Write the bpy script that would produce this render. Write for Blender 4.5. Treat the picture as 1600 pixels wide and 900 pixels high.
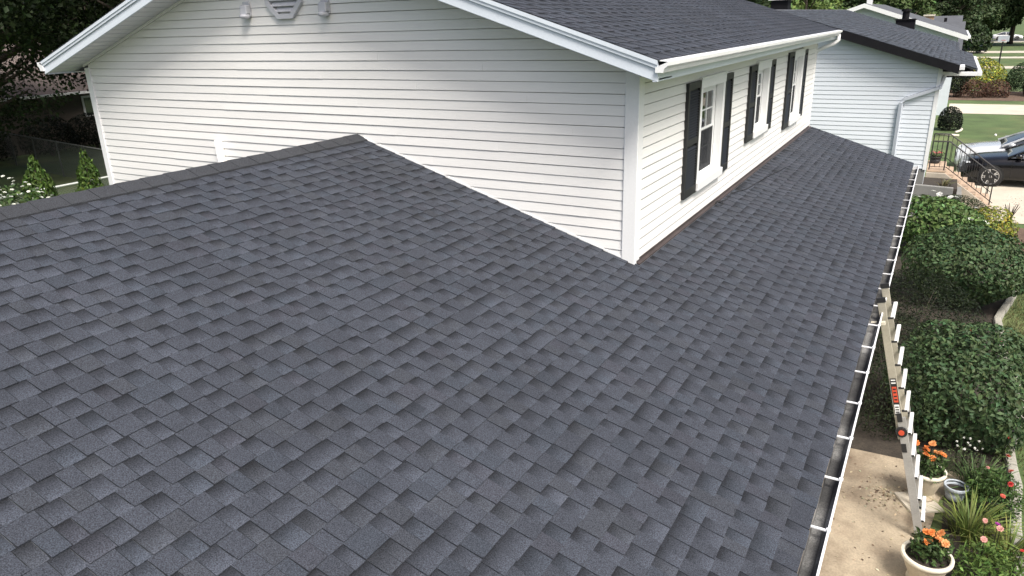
import bpy, math, random
import numpy as np
from mathutils import Matrix, Vector
R = math.radians
rnd = random.Random(7)
nrg = np.random.default_rng(11)
scn = bpy.context.scene
for o in list(bpy.data.objects): bpy.data.objects.remove(o)
# ------------------------------------------------------------------ camera
CAM = np.array([2.4708, -6.6687, 5.6465])
CA = np.array([0.8686077, 0.4946946, -0.0282478])
CB = np.array([-0.1454128, 0.3089912, 0.9398827])
CD = np.array([-0.4736832, 0.8122818, -0.3403271])
FPX = 1142.9
cam = bpy.data.cameras.new('camera'); camo = bpy.data.objects.new('camera', cam)
scn.collection.objects.link(camo)
cam.sensor_width = 36; cam.lens = FPX / 1600 * 36; cam.clip_start = .05; cam.clip_end = 4000
camo.matrix_world = Matrix(((CA[0], CB[0], -CD[0], CAM[0]), (CA[1], CB[1], -CD[1], CAM[1]), (CA[2], CB[2], -CD[2], CAM[2]), (0, 0, 0, 1)))
scn.camera = camo
# ------------------------------------------------------------------ sky, sun, exposure
SUN_EL, SUN_AZ = 56, 126          # azimuth: direction the light comes FROM, degrees from +Y towards +X
wd = bpy.data.worlds.new('World'); scn.world = wd; wd.use_nodes = True
nt = wd.node_tree; bg = nt.nodes['Background']; sky = nt.nodes.new('ShaderNodeTexSky')
sky.sky_type = 'NISHITA'; sky.sun_disc = False; sky.sun_elevation = R(SUN_EL); sky.sun_rotation = R(SUN_AZ)
sky.air_density = 1.0; sky.dust_density = 6.0; sky.ozone_density = 1.0
nt.links.new(sky.outputs[0], bg.inputs[0]); bg.inputs[1].default_value = 0.115
sl = bpy.data.lights.new('sun', 'SUN'); sl.energy = 3.0; sl.angle = R(18); sl.color = (1, .96, .9)
so = bpy.data.objects.new('sun', sl); scn.collection.objects.link(so)
sd = Vector((math.sin(R(SUN_AZ)) * math.cos(R(SUN_EL)), math.cos(R(SUN_AZ)) * math.cos(R(SUN_EL)), math.sin(R(SUN_EL))))
so.rotation_euler = sd.to_track_quat('Z', 'Y').to_euler(); so.location = (20, 10, 30)
vs = scn.view_settings; vs.view_transform = 'Standard'; vs.look = 'None'; vs.gamma = 1; vs.exposure = 0.72; vs.use_curve_mapping = False

# ------------------------------------------------------------------ helpers
def link(o): scn.collection.objects.link(o); return o
def tag(o, label=None, cat=None, group=None, kind=None):
    if label: o['label'] = label
    if cat: o['category'] = cat
    if group: o['group'] = group
    if kind: o['kind'] = kind
    return o
def thing(name, label, cat, loc=(0, 0, 0), rz=0, group=None, s=1):
    o = link(bpy.data.objects.new(name, None)); o.location = loc; o.rotation_euler.z = rz
    o.scale = (s, s, s); o.empty_display_size = .2
    return tag(o, label, cat, group)
def make(name, me, mat, parent=None):
    o = link(bpy.data.objects.new(name, me))
    if mat is not None:
        for m in (mat if isinstance(mat, (list, tuple)) else [mat]): me.materials.append(m)
    if parent is not None: o.parent = parent
    return o
class MB:
    def __init__(s, off=(0, 0, 0)): s.v = []; s.f = []; s.mi = []; s.off = off; s.c = []
    def add(s, vs, fs, m=0, col=None):
        b = len(s.v); ox, oy, oz = s.off
        s.v += [(a - ox, c - oy, d - oz) for a, c, d in vs]
        s.f += [tuple(b + i for i in f) for f in fs]; s.mi += [m] * len(fs)
        if col is not None: s.c += col if isinstance(col, list) else [col] * len(vs)
        return s
    def box(s, x0, x1, y0, y1, z0, z1, m=0):
        return s.hexa([(x0, y0, z0), (x1, y0, z0), (x1, y1, z0), (x0, y1, z0)], [(x0, y0, z1), (x1, y0, z1), (x1, y1, z1), (x0, y1, z1)], m)
    def hexa(s, lo, hi, m=0):
        return s.add(list(lo) + list(hi), [(3, 2, 1, 0), (4, 5, 6, 7), (0, 1, 5, 4), (1, 2, 6, 5), (2, 3, 7, 6), (3, 0, 4, 7)], m)
    def prism(s, poly, d, m=0):            # poly: list of 3d points, d: extrusion vector
        n = len(poly); q = [tuple(np.add(p, d)) for p in poly]
        return s.add([tuple(p) for p in poly] + q, [tuple(range(n))[::-1], tuple(range(n, 2 * n))] + [(i, (i + 1) % n, n + (i + 1) % n, n + i) for i in range(n)], m)
    def tube(s, pts, rad, n=8, m=0, cap=True):
        pts = [np.array(p, float) for p in pts]; k = len(pts)
        if not hasattr(rad, '__len__'): rad = [rad] * k
        vs = []; u = None
        for i, p in enumerate(pts):
            d = pts[min(i + 1, k - 1)] - pts[max(i - 1, 0)]; d /= np.linalg.norm(d) + 1e-9
            if u is None:
                a = np.array((0, 0, 1.)) if abs(d[2]) < .9 else np.array((1., 0, 0)); u = np.cross(a, d)
            u = u - d * (u @ d); u /= np.linalg.norm(u) + 1e-9; w = np.cross(d, u)
            for j in range(n):
                t = 2 * math.pi * j / n; vs.append(tuple(p + rad[i] * (math.cos(t) * u + math.sin(t) * w)))
        fs = [(i * n + j, i * n + (j + 1) % n, (i + 1) * n + (j + 1) % n, (i + 1) * n + j) for i in range(k - 1) for j in range(n)]
        if cap: fs += [tuple(range(n))[::-1], tuple(range((k - 1) * n, k * n))]
        return s.add(vs, fs, m)
    def bar(s, a, b, w, h, up=(0, 0, 1), m=0):
        a = np.array(a, float); b = np.array(b, float); d = b - a; d /= np.linalg.norm(d)
        x = np.cross(d, up); x /= np.linalg.norm(x); y = np.cross(x, d)
        c = lambda p: [tuple(p + x * i * w / 2 + y * j * h / 2) for i, j in ((-1, -1), (1, -1), (1, 1), (-1, 1))]
        return s.hexa(c(a), c(b), m)
    def lathe(s, prof, n=24, c=(0, 0, 0), m=0):
        vs = []
        for r, z in prof:
            for j in range(n):
                t = 2 * math.pi * j / n; vs.append((c[0] + r * math.cos(t), c[1] + r * math.sin(t), c[2] + z))
        k = len(prof)
        fs = [(i * n + j, i * n + (j + 1) % n, (i + 1) * n + (j + 1) % n, (i + 1) * n + j) for i in range(k - 1) for j in range(n)]
        fs += [tuple(range(n))[::-1], tuple(range((k - 1) * n, k * n))]
        return s.add(vs, fs, m)
    def mesh(s, name, smooth=False):
        me = bpy.data.meshes.new(name); me.from_pydata(s.v, [], s.f)
        if any(s.mi): me.polygons.foreach_set('material_index', s.mi)
        if s.c:
            at = me.color_attributes.new('Col', 'FLOAT_COLOR', 'POINT')
            at.data.foreach_set('color', np.array([(a, b, c, 1) for a, b, c in s.c], np.float32).ravel())
        if smooth: me.polygons.foreach_set('use_smooth', [True] * len(me.polygons))
        me.update(); return me
    def build(s, name, mat, parent=None, smooth=False): return make(name, s.mesh(name, smooth), mat, parent)

def bevel(o, w=.01, n=2, ang=40):
    m = o.modifiers.new('bevel', 'BEVEL'); m.width = w; m.segments = n; m.limit_method = 'ANGLE'; m.angle_limit = R(ang); return o

# ------------------------------------------------------------------ materials
def M(name, col, rough=.6, var=.12, scale=6, fine=0, fscale=120, bump=0, bscale=80, metal=0, attr=False, trans=0, spec=.5, stretch=(1, 1, 1), col2=None, c2scale=2, c2lo=.5, c2hi=.65, coat=0):
    m = bpy.data.materials.new(name); m.use_nodes = True; t = m.node_tree; N = t.nodes; Lk = t.links.new
    b = N['Principled BSDF']; out = N['Material Output']
    b.inputs['Roughness'].default_value = rough; b.inputs['Metallic'].default_value = metal
    b.inputs['Specular IOR Level'].default_value = spec; b.inputs['Coat Weight'].default_value = coat
    tc = N.new('ShaderNodeTexCoord'); mp = N.new('ShaderNodeMapping'); mp.inputs['Scale'].default_value = stretch
    Lk(tc.outputs['Object'], mp.inputs[0])
    def noise(sc, det=4):
        n = N.new('ShaderNodeTexNoise'); n.inputs['Scale'].default_value = sc; n.inputs['Detail'].default_value = det
        Lk(mp.outputs[0], n.inputs['Vector']); return n
    if attr:
        a = N.new('ShaderNodeAttribute'); a.attribute_name = 'Col'; src = a.outputs['Color']
    else:
        rgb = N.new('ShaderNodeRGB'); rgb.outputs[0].default_value = (*col, 1); src = rgb.outputs[0]
    def mul(src, sc, v, det=4):
        n = noise(sc, det); mr = N.new('ShaderNodeMapRange')
        mr.inputs['From Min'].default_value = .3; mr.inputs['From Max'].default_value = .7
        mr.inputs['To Min'].default_value = 1 - v; mr.inputs['To Max'].default_value = 1 + v
        Lk(n.outputs[0], mr.inputs[0])
        x = N.new('ShaderNodeMix'); x.data_type = 'RGBA'; x.blend_type = 'MULTIPLY'; x.inputs[0].default_value = 1
        Lk(src, x.inputs[6]); Lk(mr.outputs[0], x.inputs[7]); return x.outputs[2]
    if col2:
        n = noise(c2scale, 6); rp = N.new('ShaderNodeMapRange'); rp.inputs['From Min'].default_value = c2lo; rp.inputs['From Max'].default_value = c2hi
        Lk(n.outputs[0], rp.inputs[0]); x = N.new('ShaderNodeMix'); x.data_type = 'RGBA'
        Lk(rp.outputs[0], x.inputs[0]); Lk(src, x.inputs[6]); x.inputs[7].default_value = (*col2, 1); src = x.outputs[2]
    if var: src = mul(src, scale, var)
    if fine: src = mul(src, fscale, fine, 2)
    Lk(src, b.inputs['Base Color'])
    if bump:
        n = noise(bscale, 3); bp = N.new('ShaderNodeBump'); bp.inputs['Strength'].default_value = bump; bp.inputs['Distance'].default_value = .01
        Lk(n.outputs[0], bp.inputs['Height']); Lk(bp.outputs[0], b.inputs['Normal'])
    if trans:
        tr = N.new('ShaderNodeBsdfTranslucent'); Lk(src, tr.inputs[0]); mx = N.new('ShaderNodeMixShader'); mx.inputs[0].default_value = trans
        Lk(b.outputs[0], mx.inputs[1]); Lk(tr.outputs[0], mx.inputs[2]); Lk(mx.outputs[0], out.inputs[0])
    return m
def glass_mat(name, tint=(.9, .95, 1), mixv=.5, rough=.02):
    m = bpy.data.materials.new(name); m.use_nodes = True; t = m.node_tree; N = t.nodes; out = N['Material Output']
    N.remove(N['Principled BSDF'])
    g = N.new('ShaderNodeBsdfGlossy'); g.inputs['Roughness'].default_value = rough
    tr = N.new('ShaderNodeBsdfTransparent'); tr.inputs[0].default_value = (*tint, 1)
    f = N.new('ShaderNodeFresnel'); f.inputs[0].default_value = 1.5
    ad = N.new('ShaderNodeMath'); ad.operation = 'ADD'; ad.inputs[1].default_value = mixv; ad.use_clamp = True
    t.links.new(f.outputs[0], ad.inputs[0])
    x = N.new('ShaderNodeMixShader'); t.links.new(ad.outputs[0], x.inputs[0]); t.links.new(tr.outputs[0], x.inputs[1]); t.links.new(g.outputs[0], x.inputs[2]); t.links.new(x.outputs[0], out.inputs[0])
    return m

MAT = dict(
    siding=M('vinyl_siding', (.775, .772, .752), .42, .045, 1.5, .02, 30, stretch=(.25, .25, 3)),
    wsiding=M('aged_siding', (.67, .72, .77), .42, .035, 1.2, .02, 30, stretch=(.25, .25, 3)),
    trim=M('white_trim', (.66, .72, .79), .35, .03, 2.5, .02, 40),
    wtrim=M('white_window_trim', (.78, .79, .79), .35, .02, 2, .02, 40),
    soffit=M('soffit_panel', (.68, .69, .69), .5, .03, 3),
    gutter=M('gutter_enamel', (.78, .79, .8), .3, .05, 4, .05, 60),
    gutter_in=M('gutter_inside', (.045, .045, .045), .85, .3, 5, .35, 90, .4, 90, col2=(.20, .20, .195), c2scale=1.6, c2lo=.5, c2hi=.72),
    shingle=M('asphalt_shingle', (.1, .1, .1), .95, .10, 1.3, .62, 170, .7, 200, attr=True, spec=.25),
    flash=M('brown_flashing', (.045, .034, .033), .6, .25, 4, .1, 60),
    black=M('black_shutter', (.013, .014, .015), .5, .2, 8, spec=.4),
    blacktrim=M('black_fascia', (.009, .009, .011), .7, .15, 3, spec=.15),
    dark=M('dark_interior', (.02, .02, .022), .9, .1),
    curtain=M('curtain_cloth', (.5, .49, .45), .9, .1, 8, trans=.25),
    screen=M('insect_screen', (.05, .052, .06), .55, .1, 8),
    grass=M('lawn', (.062, .098, .030), .95, .3, .8, .35, 40, .5, 60, col2=(.12, .125, .05), c2scale=.35, c2lo=.5, c2hi=.8),
    blade=M('grass_blades', (.1, .12, .04), .7, .1, 3, attr=True, trans=.25),
    concrete=M('patio_concrete', (.285, .238, .172), .95, .14, 2.2, .14, 45, .3, 70, col2=(.15, .115, .08), c2scale=1.6, c2lo=.46, c2hi=.68),
    walk=M('pale_concrete', (.44, .40, .33), .9, .10, 1.2, .06, 30),
    road=M('road_asphalt', (.06, .06, .06), .9, .15, 2),
    soil=M('garden_soil', (.030, .024, .018), 1, .3, 6, .3, 50, .6, 40),
    mulch=M('mulch_bed', (.10, .065, .045), 1, .3, 4, .3, 40, .6, 40),
    leaf=M('foliage', (.05, .08, .03), .55, .15, 3, attr=True, trans=.18, spec=.18),
    petal=M('petals', (.6, .2, .05), .6, .08, 20, attr=True, trans=.3),
    bark=M('bark', (.055, .043, .034), .95, .3, 6, .2, 30, .5, 20, stretch=(1, 1, .3)),
    alu=M('ladder_aluminium', (.36, .355, .34), .45, .12, 4, .08, 60, metal=.3),
    rung=M('rung_aluminium', (.66, .66, .65), .45, .06, 4),
    rail=M('ladder_rail', (.36, .335, .27), .55, .14, 3, .08, 60, metal=.1),
    rubber=M('black_rubber', (.014, .014, .015), .6, .1),
    orange=M('sticker_red', (.55, .07, .03), .5, .1),
    white=M('sticker_white', (.75, .75, .73), .5, .05),
    pot=M('cream_pot', (.44, .38, .28), .7, .12, 8, .08, 60, col2=(.40, .30, .22), c2scale=6, c2lo=.58, c2hi=.7),
    potrim=M('cream_pot_rim', (.60, .56, .46), .6, .14, 6, .08, 40),
    greypot=M('grey_pot', (.36, .40, .44), .6, .1, 8),
    stone=M('edging_stone', (.30, .29, .25), .95, .2, 4, .15, 40, .5, 30),
    iron=M('black_iron', (.012, .012, .013), .5, .1),
    paver=M('brick_paver', (.40, .30, .22), .9, .12, 3, .1, 40),
    stoop=M('stoop_concrete', (.36, .32, .26), .9, .1, 2, .1, 40),
    planter=M('grey_block', (.20, .20, .19), .95, .12, 2, .1, 40),
    brick=M('tan_brick', (.36, .24, .15), .9, .15, 6, .1, 40),
    brownwall=M('brown_board', (.10, .085, .07), .8, .12, 1, .1, 10, stretch=(.3, .3, 4)),
    brownroof=M('brown_roof', (.13, .105, .095), .95, .15, 2, .3, 60),
    galv=M('galvanised', (.30, .31, .31), .5, .1, 6, metal=.5),
    nspout=M('painted_downspout', (.52, .56, .62), .45, .05, 3),
    fencedark=M('fence_post', (.05, .055, .05), .6, .1),
    fencemesh=M('fence_wire', (.13, .135, .13), .6, .1),
    galvpale=M('pale_rail', (.42, .44, .42), .5, .1),
    blackpaint=M('black_car_paint', (.005, .005, .007), .16, 0, coat=.35, spec=.35),
    silver=M('silver_car_paint', (.62, .64, .66), .22, 0, metal=.25, coat=1),
    bluepaint=M('blue_car_paint', (.03, .035, .09), .18, 0, coat=1),
    whitepaint=M('white_car_paint', (.75, .75, .75), .25, 0, coat=1),
    tyre=M('tyre', (.012, .012, .012), .85, .1),
    alloy=M('alloy_rim', (.62, .63, .65), .25, 0, metal=.8),
    carglass=M('car_glass', (.02, .025, .03), .04, 0, spec=.9, coat=.5),
    lamp=M('lamp_glass', (.55, .57, .6), .1, 0, spec=.8),
    lampgrey=M('grey_fixture', (.50, .51, .55), .45, .05),
    slate=M('dark_roof', (.075, .08, .09), .95, .15, 1.2, .3, 30),
)
MAT['pane'] = glass_mat('window_glass', (.85, .9, .95), .02)
MAT['meshwire'] = MAT['galv']

# ------------------------------------------------------------------ dimensions of the house
ZC, P, RA, RE, L, WD = 3.334, .3211, 3.457, 2.131, 10.686, 8.571
EXP = .102                       # siding exposure
Z0 = 5.0876                      # a siding line
ZRID = ZC + P * RA
YMIN = -9.0
def roof_z(x): return ZC - P * x if x >= -RA else ZRID - P * (-RA - x)
def proj(Pt):
    d = np.asarray(Pt, float) - CAM; z = d @ CD
    return np.array([800 + FPX * (d @ CA) / z, 450 - FPX * (d @ CB) / z]), z

# ------------------------------------------------------------------ shingles
def shingle_tone(r):
    k = min(max(r.gauss(1, .055), .86), 1.15)
    h = r.random()
    base = (.0425, .0478, .0605)
    if h < .12: base = (.0430, .0478, .0585)
    elif h < .26: base = (.0412, .0478, .0610)
    elif h < .32: base = (.0438, .0474, .0598)
    return tuple(c * k for c in base)
def shingle_piece(O, S, T, N, s0, ex, t0, t1, lift, r, dark, mb, taper=0, ov=.03):
    """one tab: bottom edge at slope distance s0, runs up by ex+ov (the rest lies under the next course);
    the granule blend is printed darker in a band at the head of many tabs"""
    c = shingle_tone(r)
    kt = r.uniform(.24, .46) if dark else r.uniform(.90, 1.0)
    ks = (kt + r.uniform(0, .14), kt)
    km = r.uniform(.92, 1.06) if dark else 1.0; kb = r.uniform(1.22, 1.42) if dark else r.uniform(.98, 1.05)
    j = r.uniform(-.003, .003); hb = .0065 + lift; sm = s0 + ex * r.uniform(.34, .58)
    q = lambda s, t, h: tuple(O + S * s + T * t + N * h)
    h_at = lambda s: hb * (1 - (s - s0) / (ex + ov)) + .0015 + .7 * lift * ((s - s0) / (ex + ov))
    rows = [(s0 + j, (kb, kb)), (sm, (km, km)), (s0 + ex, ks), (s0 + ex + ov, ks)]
    vs = []; cs = []
    for i, (s, kk) in enumerate(rows):
        w = taper * (1 - i / 3)
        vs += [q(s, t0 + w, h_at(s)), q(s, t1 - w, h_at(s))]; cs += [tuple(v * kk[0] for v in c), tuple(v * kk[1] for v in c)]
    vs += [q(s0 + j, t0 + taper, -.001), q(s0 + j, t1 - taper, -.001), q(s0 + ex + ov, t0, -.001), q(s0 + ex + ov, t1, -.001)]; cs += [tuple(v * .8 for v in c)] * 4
    fs = [(0, 1, 3, 2), (2, 3, 5, 4), (4, 5, 7, 6), (8, 9, 1, 0), (8, 0, 2, 4, 6, 10), (1, 9, 11, 7, 5, 3)]
    mb.add(vs, fs, 0, cs)
def lay_course(r, t0, t1, wlo=.08, whi=.128):
    """alternating raised tabs and low sections of a laminated shingle"""
    out = []; t = t0 - r.uniform(0, whi * 2); hi = r.random() < .5
    while t < t1:
        w = r.uniform(wlo, whi) * (1.12 if hi else .92)
        if r.random() < .07: w *= 1.5
        a, b = max(t, t0), min(t + w, t1)
        if b - a > .012: out.append((a, b, hi))
        t += w; hi = not hi
    return out

root = thing('white_house', 'white clapboard two-storey house with black shutters and a charcoal shingled lower roof', 'house')
# ---- lower roof
th = math.atan(P); S = np.array([-math.cos(th), 0, math.sin(th)]); T = np.array([0, 1., 0]); Nn = np.array([math.sin(th), 0, math.cos(th)])
O = np.array([RE + .012, 0, roof_z(RE + .012)])
deck = MB()
def slab(mb, pts, t=.12):
    lo = [(x, y, z - t) for x, y, z in pts]; return mb.hexa(lo, pts)
slab(deck, [(-RA, YMIN, ZRID - .004), (RE, YMIN, roof_z(RE) - .004), (RE, .02, roof_z(RE) - .004), (-RA, .02, ZRID - .004)])
slab(deck, [(.004, .02, ZC - .004), (RE, .02, roof_z(RE) - .004), (RE, L + .06, roof_z(RE) - .004), (.004, L + .06, ZC - .004)])
XB = -RA - (RA + RE)
slab(deck, [(XB, YMIN, roof_z(XB) - .004), (-RA, YMIN, ZRID - .004), (-RA, .02, ZRID - .004), (XB, .02, roof_z(XB) - .004)])
lroof = deck.build('lower_roof', MAT['slate'], root)
EXS = .1435
SL = (RE + .012 + RA) / math.cos(th)          # slope length eave to ridge
pieces = []
ncourse = int(SL / EXS)
for j in range(ncourse):
    s0 = j * EXS
    x_mid = RE + .012 - (s0 + EXS) * math.cos(th)
    t_end = L + .075 if x_mid > .02 else .012
    wob = rnd.uniform(-.002, .002)
    for a, b, hi in lay_course(rnd, YMIN, t_end):
        ex = EXS
        if s0 + ex > SL: ex = SL - s0
        # the course that meets the window wall is cut at it: pieces past the corner end at the flashing
        if a < .0 < b and x_mid < .02: b = .012
        pieces.append((s0 + wob, ex, a, b, hi))
def pc_area(pc):
    c = O + S * (pc[0] + EXS / 2) + T * (pc[2] + pc[3]) / 2
    uv, z = proj(c)
    if z < .5 or not (-20 < uv[0] < 1620 and -20 < uv[1] < 920): return 0
    return (pc[3] - pc[2]) / z ** 2 * abs((c - CAM) @ Nn) / z
order = sorted(range(len(pieces)), key=lambda i: -pc_area(pieces[i])); near = set(order[:300])
fld = MB()
for i, pc in enumerate(pieces):
    mb = MB() if i in near else fld
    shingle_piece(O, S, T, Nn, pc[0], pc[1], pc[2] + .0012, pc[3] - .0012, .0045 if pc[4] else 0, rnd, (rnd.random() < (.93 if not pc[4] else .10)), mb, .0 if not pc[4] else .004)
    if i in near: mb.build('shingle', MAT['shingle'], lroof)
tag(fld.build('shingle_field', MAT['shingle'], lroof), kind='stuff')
# back slope, coarse
S2 = np.array([math.cos(th), 0, math.sin(th)]); N2 = np.array([-math.sin(th), 0, math.cos(th)]); O2 = np.array([XB - .012, 0, roof_z(XB - .012)])
bk = MB()
for j in range(ncourse):
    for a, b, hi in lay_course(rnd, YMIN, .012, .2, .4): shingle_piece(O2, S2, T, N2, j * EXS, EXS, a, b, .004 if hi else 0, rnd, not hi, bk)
tag(bk.build('back_shingle_field', MAT['shingle'], lroof), kind='stuff')
# ridge cap shingles, each bent over the ridge
y = .02; k = 0
CW = .155
while y > YMIN:
    ln = .235; z_near, z_far = .030, .016           # butt edge faces the wall end
    mb = MB(); jx = rnd.uniform(-.006, .006); kk = rnd.uniform(.93, 1.0); c = (.041 * kk, .044 * kk, .0505 * kk)
    vs = []; cs = []
    for yy, h in ((y, z_near - .012), (y - ln - .03, z_near - .006)):
        for sx, hh in ((-1, 0), (-.33, .006), (0, .009), (.33, .006), (1, 0)):
            x = -RA + jx + sx * CW; vs.append((x, yy, ZRID - abs(sx * CW) * P + h + hh)); cs.append(c)
        for sx in (-1, 1):
            x = -RA + jx + sx * CW; vs.append((x, yy, ZRID - CW * P + .001)); cs.append(tuple(v * .8 for v in c))
    fs = [(i, i + 1, i + 8, i + 7) for i in range(4)] + [(5, 0, 7, 12), (4, 6, 13, 11), (0, 5, 6, 4, 3, 2, 1), (7, 8, 9, 10, 11, 13, 12)]
    mb.add(vs, fs, 0, cs); mb.build('ridge_cap_shingle', MAT['shingle'], lroof)
    y -= ln; k += 1
# drip edge under the eave course, and at the far end
MB().box(RE - .02, RE + .004, YMIN, L + .06, roof_z(RE) - .06, roof_z(RE) - .006).build('drip_edge', MAT['gutter_in'], lroof)
MB().prism([(.0, L + .062, ZC - .13), (RE, L + .062, roof_z(RE) - .13), (RE, L + .062, roof_z(RE) - .01), (.0, L + .062, ZC - .01)], (0, .02, 0)).build('rake_trim', MAT['trim'], root)

# ---- walls below the lower roof
MB().box(XB + .45, RE - .45, YMIN + .3, .0, 0, 2.45).build('ground_floor_wall', MAT['siding'], root)
MB().box(-.2, RE - .45, .0, L - .1, 0, 2.45).build('ground_floor_wall', MAT['siding'], root)
MB().box(RE - .45, RE - .02, YMIN, L + .05, 2.44, 2.465).build('lower_soffit', MAT['soffit'], root)
# ---- upper walls with siding boards
XM = -4.30; PU = .33; XE = .33; ZE = 5.33; YR = -.42; HW = XE - XM
ZUR = ZE + PU * HW
def up_z(x): return ZUR - PU * abs(x - XM)
ZS = 5.155                                       # eave soffit
gw = MB(); XL = -WD
zt = lambda x: up_z(x) - .17
gw.prism([(XL, .03, 2.0), (-.01, .03, 2.0), (-.01, .03, ZS + .01), (-.01, .03, zt(0)), (XM, .03, zt(XM)), (XL, .03, zt(XL))], (0, .12, 0))
gwall = gw.build('gable_wall', MAT['siding'], root)
ww = MB(); wins = [(1.96, 3.06, 3.68, 4.97), (4.90, 5.84, 3.89, 4.98), (7.90, 8.95, 3.70, 5.01)]
ycur = .03
for (a, b, c, d) in wins:
    ww.box(-.15, -.03, ycur, a, 2.6, 5.3); ww.box(-.15, -.03, a, b, 2.6, c); ww.box(-.15, -.03, a, b, d, 5.3); ycur = b
ww.box(-.15, -.03, ycur, L - .06, 2.6, 5.3)
wwall = ww.build('window_wall', MAT['siding'], root)
GROOVE = .055
def board(mb, ax, a0, a1, zb, out, b0=None, b1=None, ht=EXP, base=0., lip=.013, gv=None):
    """board along axis ax ('x' or 'y'); outward direction sign out; a0,a1 = ends at bottom, b0,b1 = ends at top"""
    b0 = a0 if b0 is None else b0; b1 = a1 if b1 is None else b1
    g = 0.
    gr = ht * (gv or GROOVE)
    prof = [(base - out * .03, zb + gr), (base + out * (lip - .001), zb + gr), (base + out * lip, zb + gr + .004), (base + out * .006, zb + ht + g), (base - out * .03, zb + ht + g)]
    n = len(prof); k = max(1, int((a1 - a0) / .7)); rows = []
    for q in range(k + 1):
        f = q / k; dz = rnd.uniform(-.0022, .0022) if 0 < q < k else 0
        row = [((a0 + (a1 - a0) * f) if z < zb + .02 else (b0 + (b1 - b0) * f), o, z + (dz if z < zb + .02 else 0)) for o, z in prof]
        rows += [(o, t, z) for t, o, z in row] if ax == 'y' else row
    mb.add(rows, [tuple(range(n)), tuple(range(k * n, k * n + n))[::-1]] + [(q * n + i, q * n + n + i, q * n + n + (i + 1) % n, q * n + (i + 1) % n) for q in range(k) for i in range(n)])
def rake_x(z):                                   # where the gable wall meets the rake soffit at height z
    dx = (ZUR - .185 - z) / PU; return max(XL + .05, XM - dx), min(-.05, XM + dx)
for i in range(-16, 22):
    zb = Z0 - i * EXP
    l0, r0 = rake_x(zb); l1, r1 = rake_x(zb + EXP)
    if r0 - l0 < .1: continue
    if r1 < l1: l1 = r1 = XM
    mb = MB()
    # short lap joints: some courses are made of two lengths
    cuts = [c for c in (XL + 1.0 + ((i * 1.37) % 3.6) + k * 3.66 for k in range(3)) if l1 + .4 < c < r1 - .4]
    ends = [None] + cuts + [None]
    for k in range(len(ends) - 1):
        mb = MB(); a0 = l0 if ends[k] is None else ends[k]; a1 = l1 if ends[k] is None else ends[k]; b0 = r0 if ends[k + 1] is None else ends[k + 1]; b1 = r1 if ends[k + 1] is None else ends[k + 1]
        board(mb, 'x', a0, b0, zb + rnd.uniform(-.0015, .0015), -1, a1, b1, base=0, lip=.013 + .0022 * (k % 2)); mb.build('siding_board', MAT['siding'], gwall)
for i in range(-1, 19):
    zb = Z0 - i * EXP - .012
    if zb + EXP < ZC - .25: continue
    segs = []; yc = .05
    for (a, b, c, d) in wins:
        if zb + EXP * .5 > c - .02 and zb + EXP * .5 < d + .02: segs.append((yc, a - .01)); yc = b + .01
    segs.append((yc, L - .08))
    for a, b in segs:
        if b - a > .05:
            mb = MB(); board(mb, 'y', a, b, zb + rnd.uniform(-.001, .001), 1, lip=.015, gv=.085); mb.build('siding_board', MAT['siding'], wwall)
# corner posts
def lpost(cx, cy, sx, sy, z0, z1, w=.115, mat='wtrim', t=.026, par=None):
    m = MB(); a = cx + sx * t
    m.prism([(cx + sx * t, cy + sy * t, z0), (cx + sx * t, cy - sy * w, z0), (cx - sx * .0, cy - sy * w, z0), (cx, cy, z0), (cx - sx * w, cy, z0), (cx - sx * w, cy + sy * t, z0)], (0, 0, z1 - z0))
    return bevel(m.build('corner_post', MAT[mat], par or root), .006)
lpost(0, 0, 1, -1, ZC - .06, ZS + .085)
lpost(XL, 0, -1, -1, 2.3, ZS + .05, w=.09)
MB().box(-.14, .03, L - .08, L - .05, 2.7, ZS).build('corner_post', MAT['wtrim'], root)
MB().box(-WD, -.0, L - .2, L - .085, 0, ZS + .1).build('rear_gable_wall', MAT['siding'], root)
MB().box(XL + .02, XL + .14, .05, L - .1, 0, ZS + .1).build('back_wall', MAT['siding'], root)
# flashing along the roof joints
fl = MB(); fl.prism([(.016, .03, ZC + .0), (.020, .03, ZC + .034), (.024, .03, ZC + .034), (.028, .03, ZC + .006), (.060, .03, ZC - .060 * P + .014), (.060, .03, ZC - .060 * P + .004)], (0, L, 0))
fl.build('wall_flashing', MAT['flash'], root)
def along_rake(x0, x1, dz, h, y0, y1): return [(x0, y0, roof_z(x0) + dz), (x1, y0, roof_z(x1) + dz), (x1, y0, roof_z(x1) + dz + h), (x0, y0, roof_z(x0) + dz + h)]
MB().prism(along_rake(-RA, -.09, .004, .018, -.018, 0), (0, .012, 0)).build('rake_channel', MAT['wtrim'], root)
MB().prism(along_rake(-WD, -RA, .004, .018, -.018, 0), (0, .012, 0)).build('rake_channel', MAT['wtrim'], root)
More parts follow.
